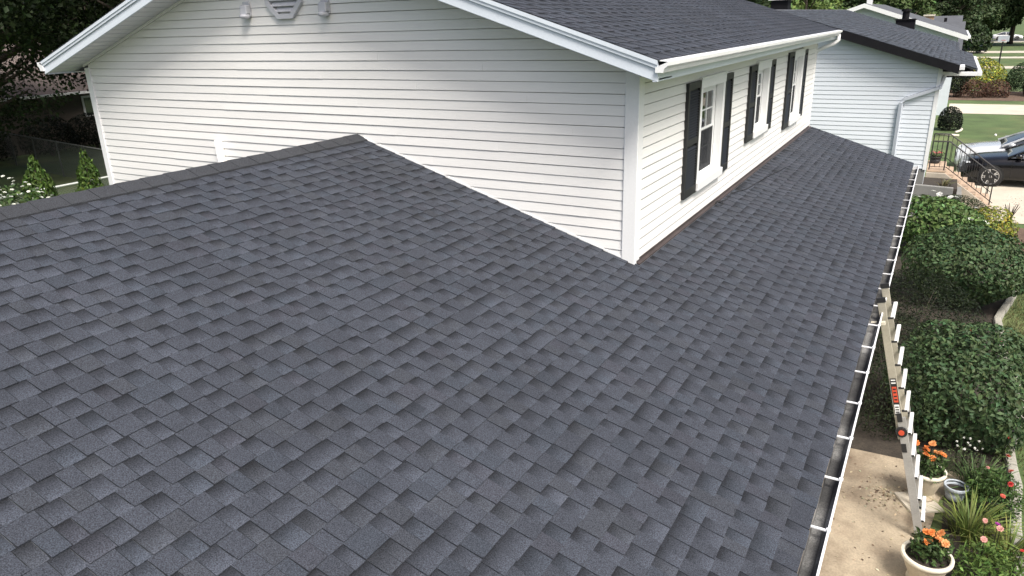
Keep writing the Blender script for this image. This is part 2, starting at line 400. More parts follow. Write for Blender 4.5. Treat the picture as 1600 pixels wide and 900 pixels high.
# ---- upper roof
YF = L + .36
ur = MB()
for sx in (1, -1):
    xe = XM + sx * HW
    ur.prism([(XM, YR + .02, ZUR - .012), (xe, YR + .02, ZE - .012), (xe, YR + .02, ZE - .055), (XM, YR + .02, ZUR - .055)][::sx], (0, YF - YR - .04, 0))
uroof = ur.build('upper_roof', MAT['slate'], root)
thu = math.atan(PU); SU = np.array([-math.cos(thu), 0, math.sin(thu)]); NU = np.array([math.sin(thu), 0, math.cos(thu)])
OU = np.array([XE + .012, 0, ZE - .012 - .012 * PU]); SLU = HW / math.cos(thu)
uf = MB(); ub = MB()
SU2 = SU * (-1, 1, 1); NU2 = NU * (-1, 1, 1); OU2 = np.array([XM - HW - .012, 0, OU[2]])
for j in range(int(SLU / EXS) + 1):
    ex = min(EXS, SLU - j * EXS + .012)
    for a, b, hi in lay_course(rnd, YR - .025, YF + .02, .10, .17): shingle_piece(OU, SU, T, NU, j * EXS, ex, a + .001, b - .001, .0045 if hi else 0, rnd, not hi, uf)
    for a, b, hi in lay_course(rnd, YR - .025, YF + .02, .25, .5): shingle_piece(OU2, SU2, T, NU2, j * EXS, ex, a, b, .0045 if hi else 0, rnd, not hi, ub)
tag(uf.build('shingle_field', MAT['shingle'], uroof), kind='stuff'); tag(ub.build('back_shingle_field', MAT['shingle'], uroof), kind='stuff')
yy = YR
while yy < YF:
    mb = MB(); c = shingle_tone(rnd)
    vs = [(XM + q, yv, ZUR - abs(q) * PU + h) for yv, h in ((yy, .022), (yy + .26, .008)) for q in (-.15, 0, .15)] + [(XM + q, yv, ZUR - .15 * PU - .012) for yv in (yy, yy + .26) for q in (-.15, .15)]
    mb.add(vs, [(0, 3, 4, 1), (1, 4, 5, 2), (6, 0, 1, 2, 7), (6, 8, 3, 0), (7, 2, 5, 9), (8, 9, 5, 4, 3)], 0, c); mb.build('ridge_cap_shingle', MAT['shingle'], uroof); yy += .235
# rake boards, trim strips, soffits
for sx in (1, -1):
    for yy, d in ((YR, 1), (YF - .02, -1)):
        def rk(dz0, dz1, y0, t, xa=XM, xb=XM + sx * HW, name='rake_board', mat='trim', par=root):
            pts = [(xa, y0, ZUR + dz0), (xb, y0, ZE + dz0), (xb, y0, ZE + dz1), (xa, y0, ZUR + dz1)]
            return MB().prism(pts[::sx], (0, t, 0)).build(name, MAT[mat], par)
        rb = rk(-.195, -.050, yy, .022)
        bevel(rb, .004)
        s = -d * .014
        bevel(rk(-.088, -.050, yy + s - .001, .012 if d > 0 else .036, name='trim_strip', par=rb), .004)
        rk(-.052, -.014, yy + s * 1.7, .02 if d > 0 else .03, name='drip_strip', par=rb)
    y0, y1 = YR + .022, .0
    pts = [(XM, y0, ZUR - .19), (XM + sx * (HW - .02), y0, ZE - .19 + .02 * PU), (XM + sx * (HW - .02), y0, ZE - .178 + .02 * PU), (XM, y0, ZUR - .178)]
    sf = MB().prism(pts[::sx], (0, .42, 0)).build('rake_soffit', MAT['soffit'], root)
    # soffit panel seams
    sm = MB()
    for k in range(1, 31):
        x = XM + sx * k * .152
        if abs(x - XM) < HW - .05: sm.bar((x, YR + .03, up_z(x) - .192), (x, -.012, up_z(x) - .192), .008, .004)
    sm.build('panel_seam', MAT['lampgrey'], sf)
    fr = MB(); pts = [(XM, -.034, ZUR - .225), (XM + sx * (HW - .33), -.034, up_z(XM + sx * (HW - .33)) - .225), (XM + sx * (HW - .33), -.034, up_z(XM + sx * (HW - .33)) - .191), (XM, -.034, ZUR - .191)]
    fr.prism(pts[::sx], (0, .02, 0)).build('frieze_channel', MAT['siding'], root)
MB().box(XE - .04, XE - .02, YR + .022, YF - .02, ZS - .02, ZE - .03).build('eave_fascia', MAT['trim'], root)
MB().box(XE - .045, XE - .004, YR + .002, YR + .05, ZS - .018, ZE - .04).build('fascia_end', MAT['trim'], root)
MB().box(.0, XE - .04, .0, YF - .02, ZS - .012, ZS).build('eave_soffit', MAT['soffit'], root)
MB().box(XM - HW + .02, XM - HW + .04, YR + .022, YF - .02, ZS - .02, ZE - .03).build('eave_fascia', MAT['trim'], root)
MB().box(XM - HW + .04, XL, .0, YF - .02, ZS - .012, ZS).build('eave_soffit', MAT['soffit'], root)
# ---- gutters
def kgutter(x0, ztop, y0, y1, name, sgn=1, w=.115, h=.105, cap=True):
    f = lambda x, z: (x0 + sgn * x, y0, ztop + z)
    prof = [f(0, -.045), f(0, -h), f(w * .62, -h), f(w * .70, -h * .62), f(w * .98, -h * .35), f(w, 0.004), f(w * .88, .004), f(w * .88, -.008), f(w * .965, -.008), f(w * .945, -h * .34), f(w * .67, -h * .58), f(w * .59, -h + .006), f(.005, -h + .006), f(.005, -.045)]
    m = MB(); n = len(prof); d = np.array((0, y1 - y0, 0))
    vs = prof + [tuple(np.add(p, d)) for p in prof]
    fs = [(i, (i + 1) % n, n + (i + 1) % n, n + i) for i in range(n)]
    m.add(vs, [q if sgn > 0 else q[::-1] for q in fs])
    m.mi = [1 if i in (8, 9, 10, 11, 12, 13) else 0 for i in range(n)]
    if cap:
        for yy in (y0, y1):
            out = [(p[0], yy, p[2]) for p in prof[:6]]; m.prism(out, (0, .003 if yy == y1 else -.003, 0))
    return m.build(name, [MAT['gutter'], MAT['gutter_in']], root)
lg = kgutter(RE + .006, roof_z(RE) - .035, YMIN + .2, L + .02, 'lower_gutter')
zt_ = roof_z(RE) - .035
hy = -2.42 - .613 * 10
while hy < L:
    if hy > YMIN + .3:
        h = MB(); h.box(RE + .008, RE + .112, hy - .009, hy + .009, zt_ - .012, zt_ - .004); h.box(RE + .1, RE + .126, hy - .009, hy + .009, zt_ - .006, zt_ + .008)
        h.build('gutter_hanger', MAT['gutter'], lg)
    hy += .613 + rnd.uniform(-.02, .02)
ug = kgutter(XE - .018, ZE - .028, YR - .02, YF, 'upper_gutter', w=.112, h=.088)
MB().prism([(XE - .01, YR, ZE - .012), (XE + .088, YR, ZE - .020), (XE + .094, YR, ZE - .028), (XE - .01, YR, ZE - .020)], (0, YF - YR, 0)).build('gutter_cover', MAT['gutter'], ug)
MB().tube([(XE + .04, YF - .12, ZE - .10), (XE + .05, YF - .12, ZE - .21), (XE - .02, YF - .13, ZE - .28), (XE - .22, YF - .17, ZE - .36), (-.0, YF - .22, ZE - .42), (-.06, YF - .24, ZE - .55), (-.06, YF - .24, 2.4)], .04, 10).build('downspout', MAT['gutter'], ug, True)
kgutter(XM - HW + .018, ZE - .03, YR - .02, YF, 'rear_gutter', sgn=-1, w=.125, h=.115)
# ---- windows and shutters
def window(ya, yb, za, zb):
    m = MB(); t = .085; xo = .045
    for (a, b, c, d) in ((ya, ya + t, za + .10, zb - .10), (yb - t, yb, za + .10, zb - .10)): m.box(-.05, xo, a, b, c, d)
    m.box(-.05, xo + .006, ya, yb, zb - .10, zb); m.box(-.05, xo + .03, ya - .01, yb + .01, za, za + .10)
    fr = bevel(m.build('window', MAT['wtrim'], root), .006)
    MB().box(-.01, .06, ya - .02, yb + .02, zb + .002, zb + .03).build('drip_cap', MAT['wtrim'], fr)
    a, b, c, d = ya + t, yb - t, za + .10, zb - .10; mid = (c + d) / 2 + .02
    # inner jamb
    j = MB()
    for (p, q, r_, s_) in ((a, a + .05, c, d), (b - .05, b, c, d)): j.box(-.12, -.052, p, q, r_, s_)
    j.box(-.12, -.052, a + .05, b - .05, d - .05, d); j.box(-.12, -.052, a + .05, b - .05, c, c + .05); j.build('jamb', MAT['wtrim'], fr)
    a += .05; b -= .05; c += .05; d -= .05
    for nm, zlo, zhi, x in (('upper_sash', mid - .02, d, -.070), ('lower_sash', c, mid + .02, -.098)):
        s = MB(); w = .035
        s.box(x - .012, x + .012, a, b, zlo, zlo + w); s.box(x - .012, x + .012, a, b, zhi - w, zhi)
        s.box(x - .012, x + .012, a, a + w, zlo + w, zhi - w); s.box(x - .012, x + .012, b - w, b, zlo + w, zhi - w)
        so_ = s.build(nm, MAT['wtrim'], fr)
        MB().box(x - .003, x + .001, a + w, b - w, zlo + w, zhi - w).build('pane', MAT['pane'], fr)
        for k in (1, 2):
            yy = a + w + (b - a - 2 * w) * k / 3
            MB().box(x - .006, x + .004, yy - .008, yy + .008, zlo + w, zhi - w).build('muntin', MAT['wtrim'], fr)
        zz = (zlo + zhi) / 2; MB().box(x - .0065, x + .0045, a + w, b - w, zz - .008, zz + .008).build('muntin', MAT['wtrim'], fr)
    MB().box(-.060, -.056, a, b, c, mid - .01).build('insect_screen', SCREEN, fr)
    # room behind: dark box with pleated curtain
    MB().add([(-.9, ya - .4, za - .3), (-.9, yb + .4, za - .3), (-.9, yb + .4, zb + .2), (-.9, ya - .4, zb + .2)], [(0, 1, 2, 3)]).build('room_back', MAT['dark'], fr)
    for p, q in ((a - .02, a + (b - a) * .36), (b - (b - a) * .36, b + .02)):
        cu = MB(); n = 26; vs = []
        for k in range(n + 1):
            yy = p + (q - p) * k / n; x = -.2 + .018 * math.sin(k * 1.7) + .006 * math.sin(k * .6); vs += [(x, yy, c - .05), (x, yy, d + .05)]
        cu.add(vs, [(2 * k, 2 * k + 2, 2 * k + 3, 2 * k + 1) for k in range(n)]); cu.build('curtain', MAT['curtain'], fr, True)
    return fr
def shutter(ya, yb, za, zb):
    m = MB(); x0, x1 = .012, .048; st = .055
    m.box(x0, x1, ya, ya + st, za, zb); m.box(x0, x1, yb - st, yb, za, zb)
    zm = za + (zb - za) * .49
    for z, h in ((za, .1), (zb - .075, .075), (zm - .035, .07)): m.box(x0, x1 - .001, ya + st, yb - st, z, z + h)
    m.box(x0, x0 + .008, ya + st, yb - st, za + .1, zb - .075)
    sh = m.build('shutter', MAT['black'], root)
    z = za + .112
    pr_ = MB(); pr_.prism([(x0 + .008, ya + st, 0), (x0 + .032, ya + st, -.018), (x0 + .034, ya + st, -.013), (x0 + .010, ya + st, .012)][::-1], (0, yb - ya - 2 * st, 0)); me = None
    while z < zb - .09:
        if not (zm - .045 < z < zm + .045):
            lv = make('louvre', pr_.mesh('louvre') if me is None else me, MAT['black'] if me is None else None, sh); me = lv.data; lv.location.z = z
        z += .03
    return sh
SCREEN = bpy.data.materials.new('screen_mesh'); SCREEN.use_nodes = True
_t = SCREEN.node_tree; _m = _t.nodes.new('ShaderNodeMixShader'); _m.inputs[0].default_value = .62; _tr = _t.nodes.new('ShaderNodeBsdfTransparent')
_b = _t.nodes['Principled BSDF']; _b.inputs['Base Color'].default_value = (.035, .037, .042, 1); _b.inputs['Roughness'].default_value = .8; _b.inputs['Specular IOR Level'].default_value = .15
_t.links.new(_tr.outputs[0], _m.inputs[1]); _t.links.new(_b.outputs[0], _m.inputs[2]); _t.links.new(_m.outputs[0], _t.nodes['Material Output'].inputs[0])
for (a, b, c, d) in wins: window(a, b, c, d)
for a, b, c, d in ((1.47, 1.95, 3.67, 4.97), (3.07, 3.44, 3.69, 4.96), (4.47, 4.89, 3.88, 4.97), (5.85, 6.21, 3.88, 4.98), (7.39, 7.89, 3.69, 5.02), (8.96, 9.33, 3.73, 5.01)): shutter(a, b, c, d)
# ---- gable vent, lamps, pipe
VX, VZ = -4.36, 6.06
def octa(r, cut, y): return [(VX + sx * a, y, VZ + sz * b) for sx, sz, a, b in ((-1, -1, r - cut, r), (1, -1, r - cut, r), (1, -1, r, r - cut), (1, 1, r, r - cut), (1, 1, r - cut, r), (-1, 1, r - cut, r), (-1, 1, r, r - cut), (-1, -1, r, r - cut))]
vm = MB(); a, b = octa(.29, .17, -.055), octa(.235, .138, -.055); a2, b2 = octa(.29, .17, -.01), octa(.235, .138, -.01)
n = 8; vm.add(a + b + a2 + b2, [(i, (i + 1) % n, n + (i + 1) % n, n + i) for i in range(n)] + [(2 * n + i, 2 * n + (i + 1) % n, (i + 1) % n, i) for i in range(n)] + [(n + i, n + (i + 1) % n, 3 * n + (i + 1) % n, 3 * n + i) for i in range(n)] + [tuple(3 * n + i for i in range(n))])
gv = vm.build('gable_vent', MAT['lampgrey'], root)
for k in range(7):
    z = VZ - .19 + k * .062; hw = .225 - max(0, abs(z - VZ) - .097) * .95
    MB().prism([(VX - hw, -.015, z + .03), (VX - hw, -.05, z - .022), (VX - hw, -.046, z - .026), (VX - hw, -.011, z + .026)], (2 * hw, 0, 0)).build('vent_slat', MAT['lampgrey'], gv)
for lx, lz in ((-5.0, 5.89), (-3.73, 5.88)):
    m = MB(); m.box(lx - .06, lx + .06, -.035, -.008, lz - .07, lz + .09)
    fl_ = bevel(m.build('flood_lamp', MAT['lampgrey'], root), .008)
    h = MB()
    pts = [(0, lz + .10, .066), (-.05, lz + .085, .07), (-.085, lz + .03, .066), (-.088, lz - .04, .062)]
    h.hexa([(lx - .06, -.03, lz - .045), (lx + .06, -.03, lz - .045), (lx + .06, -.095, lz - .055), (lx - .06, -.095, lz - .055)][::-1], [(lx - .06, -.03, lz + .06), (lx + .06, -.03, lz + .06), (lx + .055, -.085, lz + .045), (lx - .055, -.085, lz + .045)][::-1])
    bevel(h.build('lamp_hood', MAT['lampgrey'], fl_), .012, 3)
    g = MB(); g.lathe([(.03, -.05), (.062, -.035), (.066, -.01), (.05, .005)], 16, (lx, -.066, lz - .055)); g.build('lamp_lens', MAT['lampgrey'], fl_, True)
wp = MB(); wp.tube([(-5.86, -.06, 4.29), (-5.86, -.06, 3.55)], .05, 14); wp.box(-5.88, -5.84, -.05, -.005, 4.1, 4.14)
wp.build('wall_pipe', MAT['siding'], root, True)

# ================================================================== foliage tools
def leaf_mesh(name, pos, nor, size, cols, aspect=.5, jit=.7, droop=.25, rng=nrg, up=None):
    n = len(pos); pos = np.asarray(pos); nor = np.asarray(nor) + jit * rng.normal(size=(n, 3)); nor /= np.linalg.norm(nor, axis=1)[:, None] + 1e-9
    d = rng.normal(size=(n, 3)) if up is None else np.asarray(up) + .35 * rng.normal(size=(n, 3))
    d[:, 2] -= droop if up is None else 0
    d -= nor * np.sum(d * nor, 1)[:, None]; d /= np.linalg.norm(d, axis=1)[:, None] + 1e-9
    w = np.cross(nor, d); s = np.asarray(size).reshape(-1, 1) * np.ones((n, 1))
    v = np.empty((n, 4, 3)); v[:, 0] = pos - d * s * .5; v[:, 2] = pos + d * s * .5
    fold = nor * s * .10; m = pos - d * s * .04
    v[:, 1] = m + w * s * aspect * .5 + fold; v[:, 3] = m - w * s * aspect * .5 + fold
    me = bpy.data.meshes.new(name); b = np.arange(n) * 4
    me.vertices.add(4 * n); me.vertices.foreach_set('co', v.astype(np.float32).ravel())
    f = np.stack([b, b + 1, b + 2, b, b + 2, b + 3], 1).ravel()
    me.loops.add(6 * n); me.loops.foreach_set('vertex_index', f.astype(np.int32))
    me.polygons.add(2 * n); me.polygons.foreach_set('loop_start', (np.arange(2 * n) * 3).astype(np.int32))
    at = me.color_attributes.new('Col', 'FLOAT_COLOR', 'POINT')
    c = np.ones((n, 4, 4), np.float32); c[:, :, :3] = np.asarray(cols)[:, None, :]; at.data.foreach_set('color', c.ravel())
    me.update(calc_edges=True); return me
def palette(n, base, var=.25, hue=.12, rng=nrg, alt=None, altp=0):
    c = np.array(base)[None] * np.exp(rng.normal(size=(n, 1)) * var) * (1 + hue * rng.normal(size=(n, 3)) * np.array([1, .4, .6]))
    if alt is not None:
        k = rng.random(n) < altp; c[k] = np.array(alt) * np.exp(rng.normal(size=(k.sum(), 1)) * var)
    return np.clip(c, .004, .9)
def lumpy(n, rx, ry, rz, rng, lumps=14, amp=.16, zmin=-.35, fill=.35):
    d = rng.normal(size=(int(n * 2.2) + 50, 3)); d /= np.linalg.norm(d, axis=1)[:, None]; d = d[d[:, 2] > zmin][:n]
    c = rng.normal(size=(lumps, 3)); c /= np.linalg.norm(c, axis=1)[:, None]
    r = 1 + amp * (np.exp(-(1 - d @ c.T) * 9).max(1) - .45)
    r = r * (1 - fill * rng.random(len(d)) ** 2.2)
    return d * r[:, None] * np.array([rx, ry, rz]), d
def shrub(name, label, cat, loc, rx, ry, rz, n, size, base, group=None, aspect=.55, zc=None, alt=None, altp=0, amp=.16, zmin=-.55, var=.28, lumps=14, jit=.7, stems=7, fill=.35):
    t = thing(name, label, cat, loc, 0, group); zc = rz * .62 if zc is None else zc
    rng = np.random.default_rng(int(abs(loc[0] * 91 + loc[1] * 37)) + n)
    p, d = lumpy(n, rx, ry, rz, rng, lumps, amp, zmin, fill); p[:, 2] += zc; k = p[:, 2] > .02; p, d = p[k], d[k]
    make('foliage', leaf_mesh('foliage', p, d + np.array([0, 0, .5]), size * (.7 + .6 * rng.random(len(p))), palette(len(p), base, var, .12, rng, alt, altp), aspect, jit, .25, rng), MAT['leaf'], t)
    st = MB()
    for i in range(stems):
        a = 6.28 * i / stems + rng.random(); q = .45 + .3 * rng.random()
        st.tube([(.05 * math.cos(a), .05 * math.sin(a), 0), (rx * .3 * q * math.cos(a), ry * .3 * q * math.sin(a), zc * .7), (rx * q * math.cos(a), ry * q * math.sin(a), zc + rz * .4)], [.022, .016, .005], 5)
    st.build('stem', MAT['bark'], t); return t
def blossoms(parent, pts, r, cols, name='flower', petals=6, rng=nrg, up=(0, 0, 1)):
    for p, c in zip(pts, cols):
        m = MB(); n = petals
        ax = Vector(np.array(up) + rng.normal(size=3) * .35).normalized(); q = ax.to_track_quat('Z', 'Y')
        vs = [(0, 0, .0)]; fs = []; cc = [tuple(np.array(c) * .8)]
        for ring, (rr, z) in enumerate(((.55, .30), (1.0, .10))):
            for i in range(n):
                for da, k in ((-.42, .93), (.0, 1.05), (.42, .93)):
                    a = 6.283 * (i + .5 * ring) / n + da * 6.283 / n; vs.append((r * rr * k * math.cos(a), r * rr * k * math.sin(a), r * z)); cc.append(tuple(np.clip(np.array(c) * rng.uniform(.85, 1.15), 0, 1)))
                b = len(vs) - 3; fs.append((0, b, b + 1, b + 2))
        vs = [tuple(q @ Vector(v) + Vector(p)) for v in vs]
        m.add(vs, fs, 0, cc); m.build(name, MAT['petal'], parent)
def tree_parts(seed, h, cr, cz, ch, n, size, base, trunk_r=.25, clumps=40, zlow=.0, alt=None, altp=0, var=.3):
    """trunk mesh + crown mesh (leaf clumps round limb ends)"""
    rng = np.random.default_rng(seed); tr = MB()
    tr.tube([(0, 0, -.05), (.03, .02, h * .15), (.1, -.05, h * .4), (.05, .1, h * .7), (.0, .0, h * .92)], [trunk_r * 1.3, trunk_r, trunk_r * .8, trunk_r * .45, trunk_r * .12], 9)
    cen = []
    for i in range(clumps):
        d = rng.normal(size=3); d /= np.linalg.norm(d); rr = .45 + .5 * rng.random() ** .6
        c = np.array([d[0] * cr * rr, d[1] * cr * rr, cz + d[2] * ch * rr]); c[2] = max(c[2], zlow); cen.append(c)
        if i % 2 == 0:
            z0 = max(h * .12, min(h * .8, c[2] * .62)); tr.tube([(.05, 0, z0), (c[0] * .45, c[1] * .45, z0 + (c[2] - z0) * .45), tuple(c)], [trunk_r * .42, trunk_r * .25, .015], 5)
    cen = np.array(cen); k = rng.integers(0, clumps, n); rad = cr * (.20 + .16 * rng.random(clumps))
    d = rng.normal(size=(n, 3)); d /= np.linalg.norm(d, axis=1)[:, None]
    p = cen[k] + d * (rad[k] * (.35 + .65 * rng.random(n) ** .5))[:, None] * np.array([1, 1, .72])
    tone = np.exp(rng.normal(size=clumps) * .18)[k]
    col = palette(n, base, var, .1, rng, alt, altp) * tone[:, None]
    return tr.mesh('trunk', True), leaf_mesh('crown', p, d + np.array([0, 0, .7]), size * (.6 + .8 * rng.random(n)), col, .6, .6, .3, rng)
def tree(name, label, loc, parts, rz=0, s=1, group=None):
    t = thing(name, label, 'tree', loc, rz, group, s)
    for nm, me, mt in (('trunk', parts[0], 'bark'), ('crown', parts[1], 'leaf')):
        make(nm, me, None if me.materials else MAT[mt], t)
    return t

# ================================================================== ground
def sheet(name, pts, z, mat, th=None):
    m = MB()
    if th: m.prism([(x, y, z - th) for x, y in pts], (0, 0, th))
    else: m.add([(x, y, z) for x, y in pts], [tuple(range(len(pts)))])
    return tag(m.build(name, MAT[mat]), kind='structure')
sheet('ground', [(-1500, -600), (1500, -600), (1500, 2500), (-1500, 2500)], 0, 'grass')
sheet('patio', [(1.66, -9), (3.22, -9), (3.2, -.6), (3.12, .6), (3.05, 1.6), (3.15, 2.4), (3.5, 3.0), (3.2, 3.15), (1.66, 3.1)], .03, 'concrete', .1)
edge = [(3.92, -3), (3.93, .5), (3.90, 2.1), (3.97, 3.1), (3.93, 4.0), (4.15, 5.3), (4.12, 6.6), (4.02, 7.4), (4.0, 9.2), (4.3, 10.6), (4.55, 12.2), (4.75, 14.4), (4.6, 16.6)]
sheet('garden_bed', edge + [(1.66, 16.9), (1.66, 3.1), (3.2, 2.6), (3.1, -3)], .012, 'soil')
sheet('mulch_patch', [(4.2, 12.8), (5.6, 12.9), (6.8, 15.2), (6.6, 16.9), (4.3, 16.8)], .02, 'mulch')
sheet('driveway', [(3.3, 17.3), (14, 17.6), (14, 29), (3.3, 28.6)], .016, 'walk')
sheet('driveway', [(2.9, 43.6), (16, 44.0), (16, 49.4), (2.9, 48.9)], .016, 'walk')
sheet('mulch_bed', [(2.6, 51.2), (16, 51.8), (16, 57.5), (2.6, 58.5)], .014, 'mulch')
for a, b in ((83.4, 87.2), (102.2, 106.0), (115.5, 121.5), (154, 158)):
    sheet('driveway', [(2, a), (60, a + 1), (60, b + 1), (2, b)], .016, 'walk')
sheet('road', [(-5, 160), (120, 162), (120, 171), (-5, 169)], .012, 'road')
# stone kerb round the bed: separate stones
kerb = thing('garden_kerb', 'low pale stone edging between flower bed and lawn', 'edging', (4.0, 3, 0))
km = None
pts = []
for (x0, y0), (x1, y1) in zip(edge[:-1], edge[1:]):
    ln = math.hypot(x1 - x0, y1 - y0); k = max(1, int(ln / .42))
    for i in range(k): pts.append((x0 + (x1 - x0) * (i + .5) / k, y0 + (y1 - y0) * (i + .5) / k, math.atan2(y1 - y0, x1 - x0), ln / k))
for x, y, a, ln in pts:
    if y < -1 or y > 11: continue
    m = MB(); q = rnd.uniform(-.01, .01); m.hexa([(-ln / 2 + .006, -.075, 0), (ln / 2 - .006, -.07, 0), (ln / 2 - .006, .075, 0), (-ln / 2 + .006, .07, 0)], [(-ln / 2 + .015, -.06, .085 + q), (ln / 2 - .015, -.055, .09), (ln / 2 - .015, .055, .085), (-ln / 2 + .015, .06, .09 + q)])
    o = bevel(m.build('stone', MAT['stone'], kerb), .015, 2); o.location = (x - 4, y - 3, 0); o.rotation_euler.z = a + rnd.uniform(-.05, .05)
# grass tufts of the near lawn
n = 26000; gx = 4.0 + 3.2 * nrg.random(n); gy = 1 + 12 * nrg.random(n)
ex = np.interp(gy, [q[1] for q in edge], [q[0] for q in edge]); kp = (gx > ex + .1); gx, gy = gx[kp], gy[kp]; n = len(gx)
gp = np.stack([gx, gy, np.full(n, .03)], 1); gn = nrg.normal(size=(n, 3)) * (1, 1, .1)
gcol = palette(n, (.105, .125, .045), .25, .1, nrg, (.22, .19, .09), .3)
tag(make('grass', leaf_mesh('grass', gp, gn, .055 + .04 * nrg.random(n), gcol, .14, .1, 0, nrg, np.tile((0, 0, 1.), (n, 1))), MAT['blade']), 'short dry mown grass blades beside the flower bed', 'grass', kind='stuff')
# leaf litter on the patio: dry petals and grit
n = 270; th_ = nrg.random(n) * 6.28; rr = np.abs(nrg.normal(size=n)) * .33
lp = np.stack([2.55 + rr * np.cos(th_) * .7, 2.2 + rr * np.sin(th_) * 1.1, np.full(n, .036)], 1)
sel = nrg.random(n) < .35; lp[sel, 0] = 1.9 + 1.2 * nrg.random(sel.sum()); lp[sel, 1] = -1.5 + 4.6 * nrg.random(sel.sum())
lp = lp[(lp[:, 0] < 3.02) & (lp[:, 0] > 1.75) & (lp[:, 1] < 3.3)]; n = len(lp)
tag(make('petal_litter', leaf_mesh('petal_litter', lp, np.tile((0, 0, 1.), (n, 1)), .018 + .03 * nrg.random(n), palette(n, (.42, .36, .25), .3, .08, nrg, (.10, .06, .04), .25), .6, .25, 0, nrg), MAT['petal']), 'dry petals and grit scattered on the tan patio', 'litter', kind='stuff')

# ================================================================== shrubs and flowers by the house
GB = (.056, .092, .040)
shrub('viburnum_shrub', 'big rounded leafy green shrub beside the patio end and flower pots', 'shrub', (3.34, 4.42, 0), .94, .98, .86, 11500, .074, GB, zc=.70, var=.2, zmin=-.95, amp=.22, lumps=22)
shrub('viburnum_shrub', 'big rounded leafy green shrub beside the white-flowered bush and golden shrub', 'shrub', (3.44, 10.0, 0), 1.12, 1.05, .72, 11000, .082, GB, zc=.80, var=.2, zmin=-.95, amp=.22, lumps=22)
YW = (.014, .022, .009)
shrub('yew_bush', 'dark fine-needled bush at the patio end under the gutter', 'shrub', (2.42, 4.45, 0), .82, 1.1, .95, 11000, .045, YW, zc=.5, var=.35, alt=(.028, .042, .013), altp=.12, aspect=.3)
shrub('yew_bush', 'dark fine-needled bush under the gutter between the two big shrubs', 'shrub', (2.6, 7.2, 0), 1.05, 1.5, .9, 12000, .05, (.010, .016, .007), zc=.5, var=.35, alt=(.022, .032, .010), altp=.15, aspect=.3)
h = shrub('hibiscus_bush', 'tall leafy bush with scattered large white flowers beside the roof end', 'bush', (2.82, 13.5, 0), 1.0, 1.05, .86, 3600, .12, (.085, .14, .045), zc=.62, var=.32, amp=.3)
rng = np.random.default_rng(77); p, d = lumpy(26, 1.0, 1.05, .88, rng, 14, .1, .05, .02); p[:, 2] += .62
blossoms(h, [tuple(v) for v in p[:15]], .07, [(.8, .8, .76)] * 15, 'white_flower', 5, rng)
shrub('golden_shrub', 'yellow-green shrub beside the driveway', 'shrub', (3.95, 15.0, 0), .62, .75, .6, 2600, .07, (.22, .22, .035), zc=.35, var=.3, alt=(.1, .14, .03), altp=.35)
shrub('boxwood_hedge', 'low dark clipped hedge below the grey planter wall', 'hedge', (3.25, 16.55, 0), .85, .32, .55, 4200, .05, (.03, .042, .018), zc=.32, var=.3, amp=.05)

def flower_pot(name, label, loc, R0, H, mat='pot', rim='potrim', soil=True, foot=True, group=None):
    t = thing(name, label, 'flower pot', loc, 0, group)
    m = MB(); pr = [(R0 * .62, 0), (R0 * .66, .03), (R0 * .55, .06), (R0 * .60, .09), (R0 * .78, H * .55), (R0 * .9, H - .05), (R0 * .9, H - .04)] if foot else [(R0 * .66, 0), (R0 * .72, .02), (R0 * .9, H - .03)]
    pr += [(R0 * .86, H - .05), (R0 * .8, H - .07), (.02, H - .075)]
    m.lathe(pr, 32); m.build('bowl', MAT[mat], t, True)
    r = MB(); r.lathe([(R0 * .84, H - .055), (R0 * .97, H - .05), (R0 * 1.0, H - .03), (R0 * 1.0, H - .005), (R0 * .97, H), (R0 * .87, H), (R0 * .845, H - .01)], 36)
    r.f = r.f[:-2]; r.mi = r.mi[:-2]; r.build('rim', MAT[rim], t, True)
    s = MB(); s.lathe([(R0 * .845, H - .06), (R0 * .5, H - .045), (.01, H - .04)], 24); s.build('soil', MAT['soil'], t)
    return t
def marigolds(loc, label, r, hgt, nf, seed, side=(0, 0)):
    t = thing('marigold_plant', label, 'flowers', loc, 0, 'potted orange flowers'); rng = np.random.default_rng(seed)
    n = 520; a = rng.random(n) * 6.28; q = r * 1.25 * rng.random(n) ** .6
    p = np.stack([q * np.cos(a) + side[0], q * np.sin(a) + side[1], .02 + hgt * .85 * rng.random(n)], 1)
    make('foliage', leaf_mesh('foliage', p, np.tile((0, 0, 1.), (n, 1)), .05 + .03 * rng.random(n), palette(n, (.045, .075, .025), .35, .1, rng), .4, .8, .1, rng), MAT['leaf'], t)
    st = MB(); pts = []
    for i in range(nf):
        a = 6.28 * i / nf * 2.4 + rng.random(); q = r * (.25 + .75 * rng.random()); e = (q * math.cos(a) + side[0], q * math.sin(a) + side[1], hgt * (.75 + .45 * rng.random()))
        pts.append(e); st.tube([(side[0] + e[0] * .2, side[1] + e[1] * .2, -.02), (e[0] * .8 + side[0] * .2, e[1] * .8 + side[1] * .2, e[2] * .6), e], .004, 5)
    st.build('stem', MAT['leaf'] if False else MAT['blade'], t)
    for e in pts: blossoms(t, [e, (e[0], e[1], e[2] + .012)], .036 + .008 * rng.random(), [(.72, .24, .06) if rng.random() < .6 else (.74, .33, .12)] * 2, 'flower', 8, rng)
    return t
flower_pot('urn_pot', 'wide cream urn pot of orange flowers right beside the ladder feet', (3.02, .74, .03), .245, .34)
marigolds((3.02, .74, .31), 'orange flowers with dark leaves in the wide urn beside the ladder feet', .15, .26, 9, 5, (.02, .05))
flower_pot('urn_pot', 'narrower cream footed urn pot of orange flowers beside the small grey pot', (2.96, 2.32, .06), .215, .38)
marigolds((2.96, 2.32, .375), 'orange flowers with dark leaves in the urn beside the grey pot', .17, .30, 10, 8)
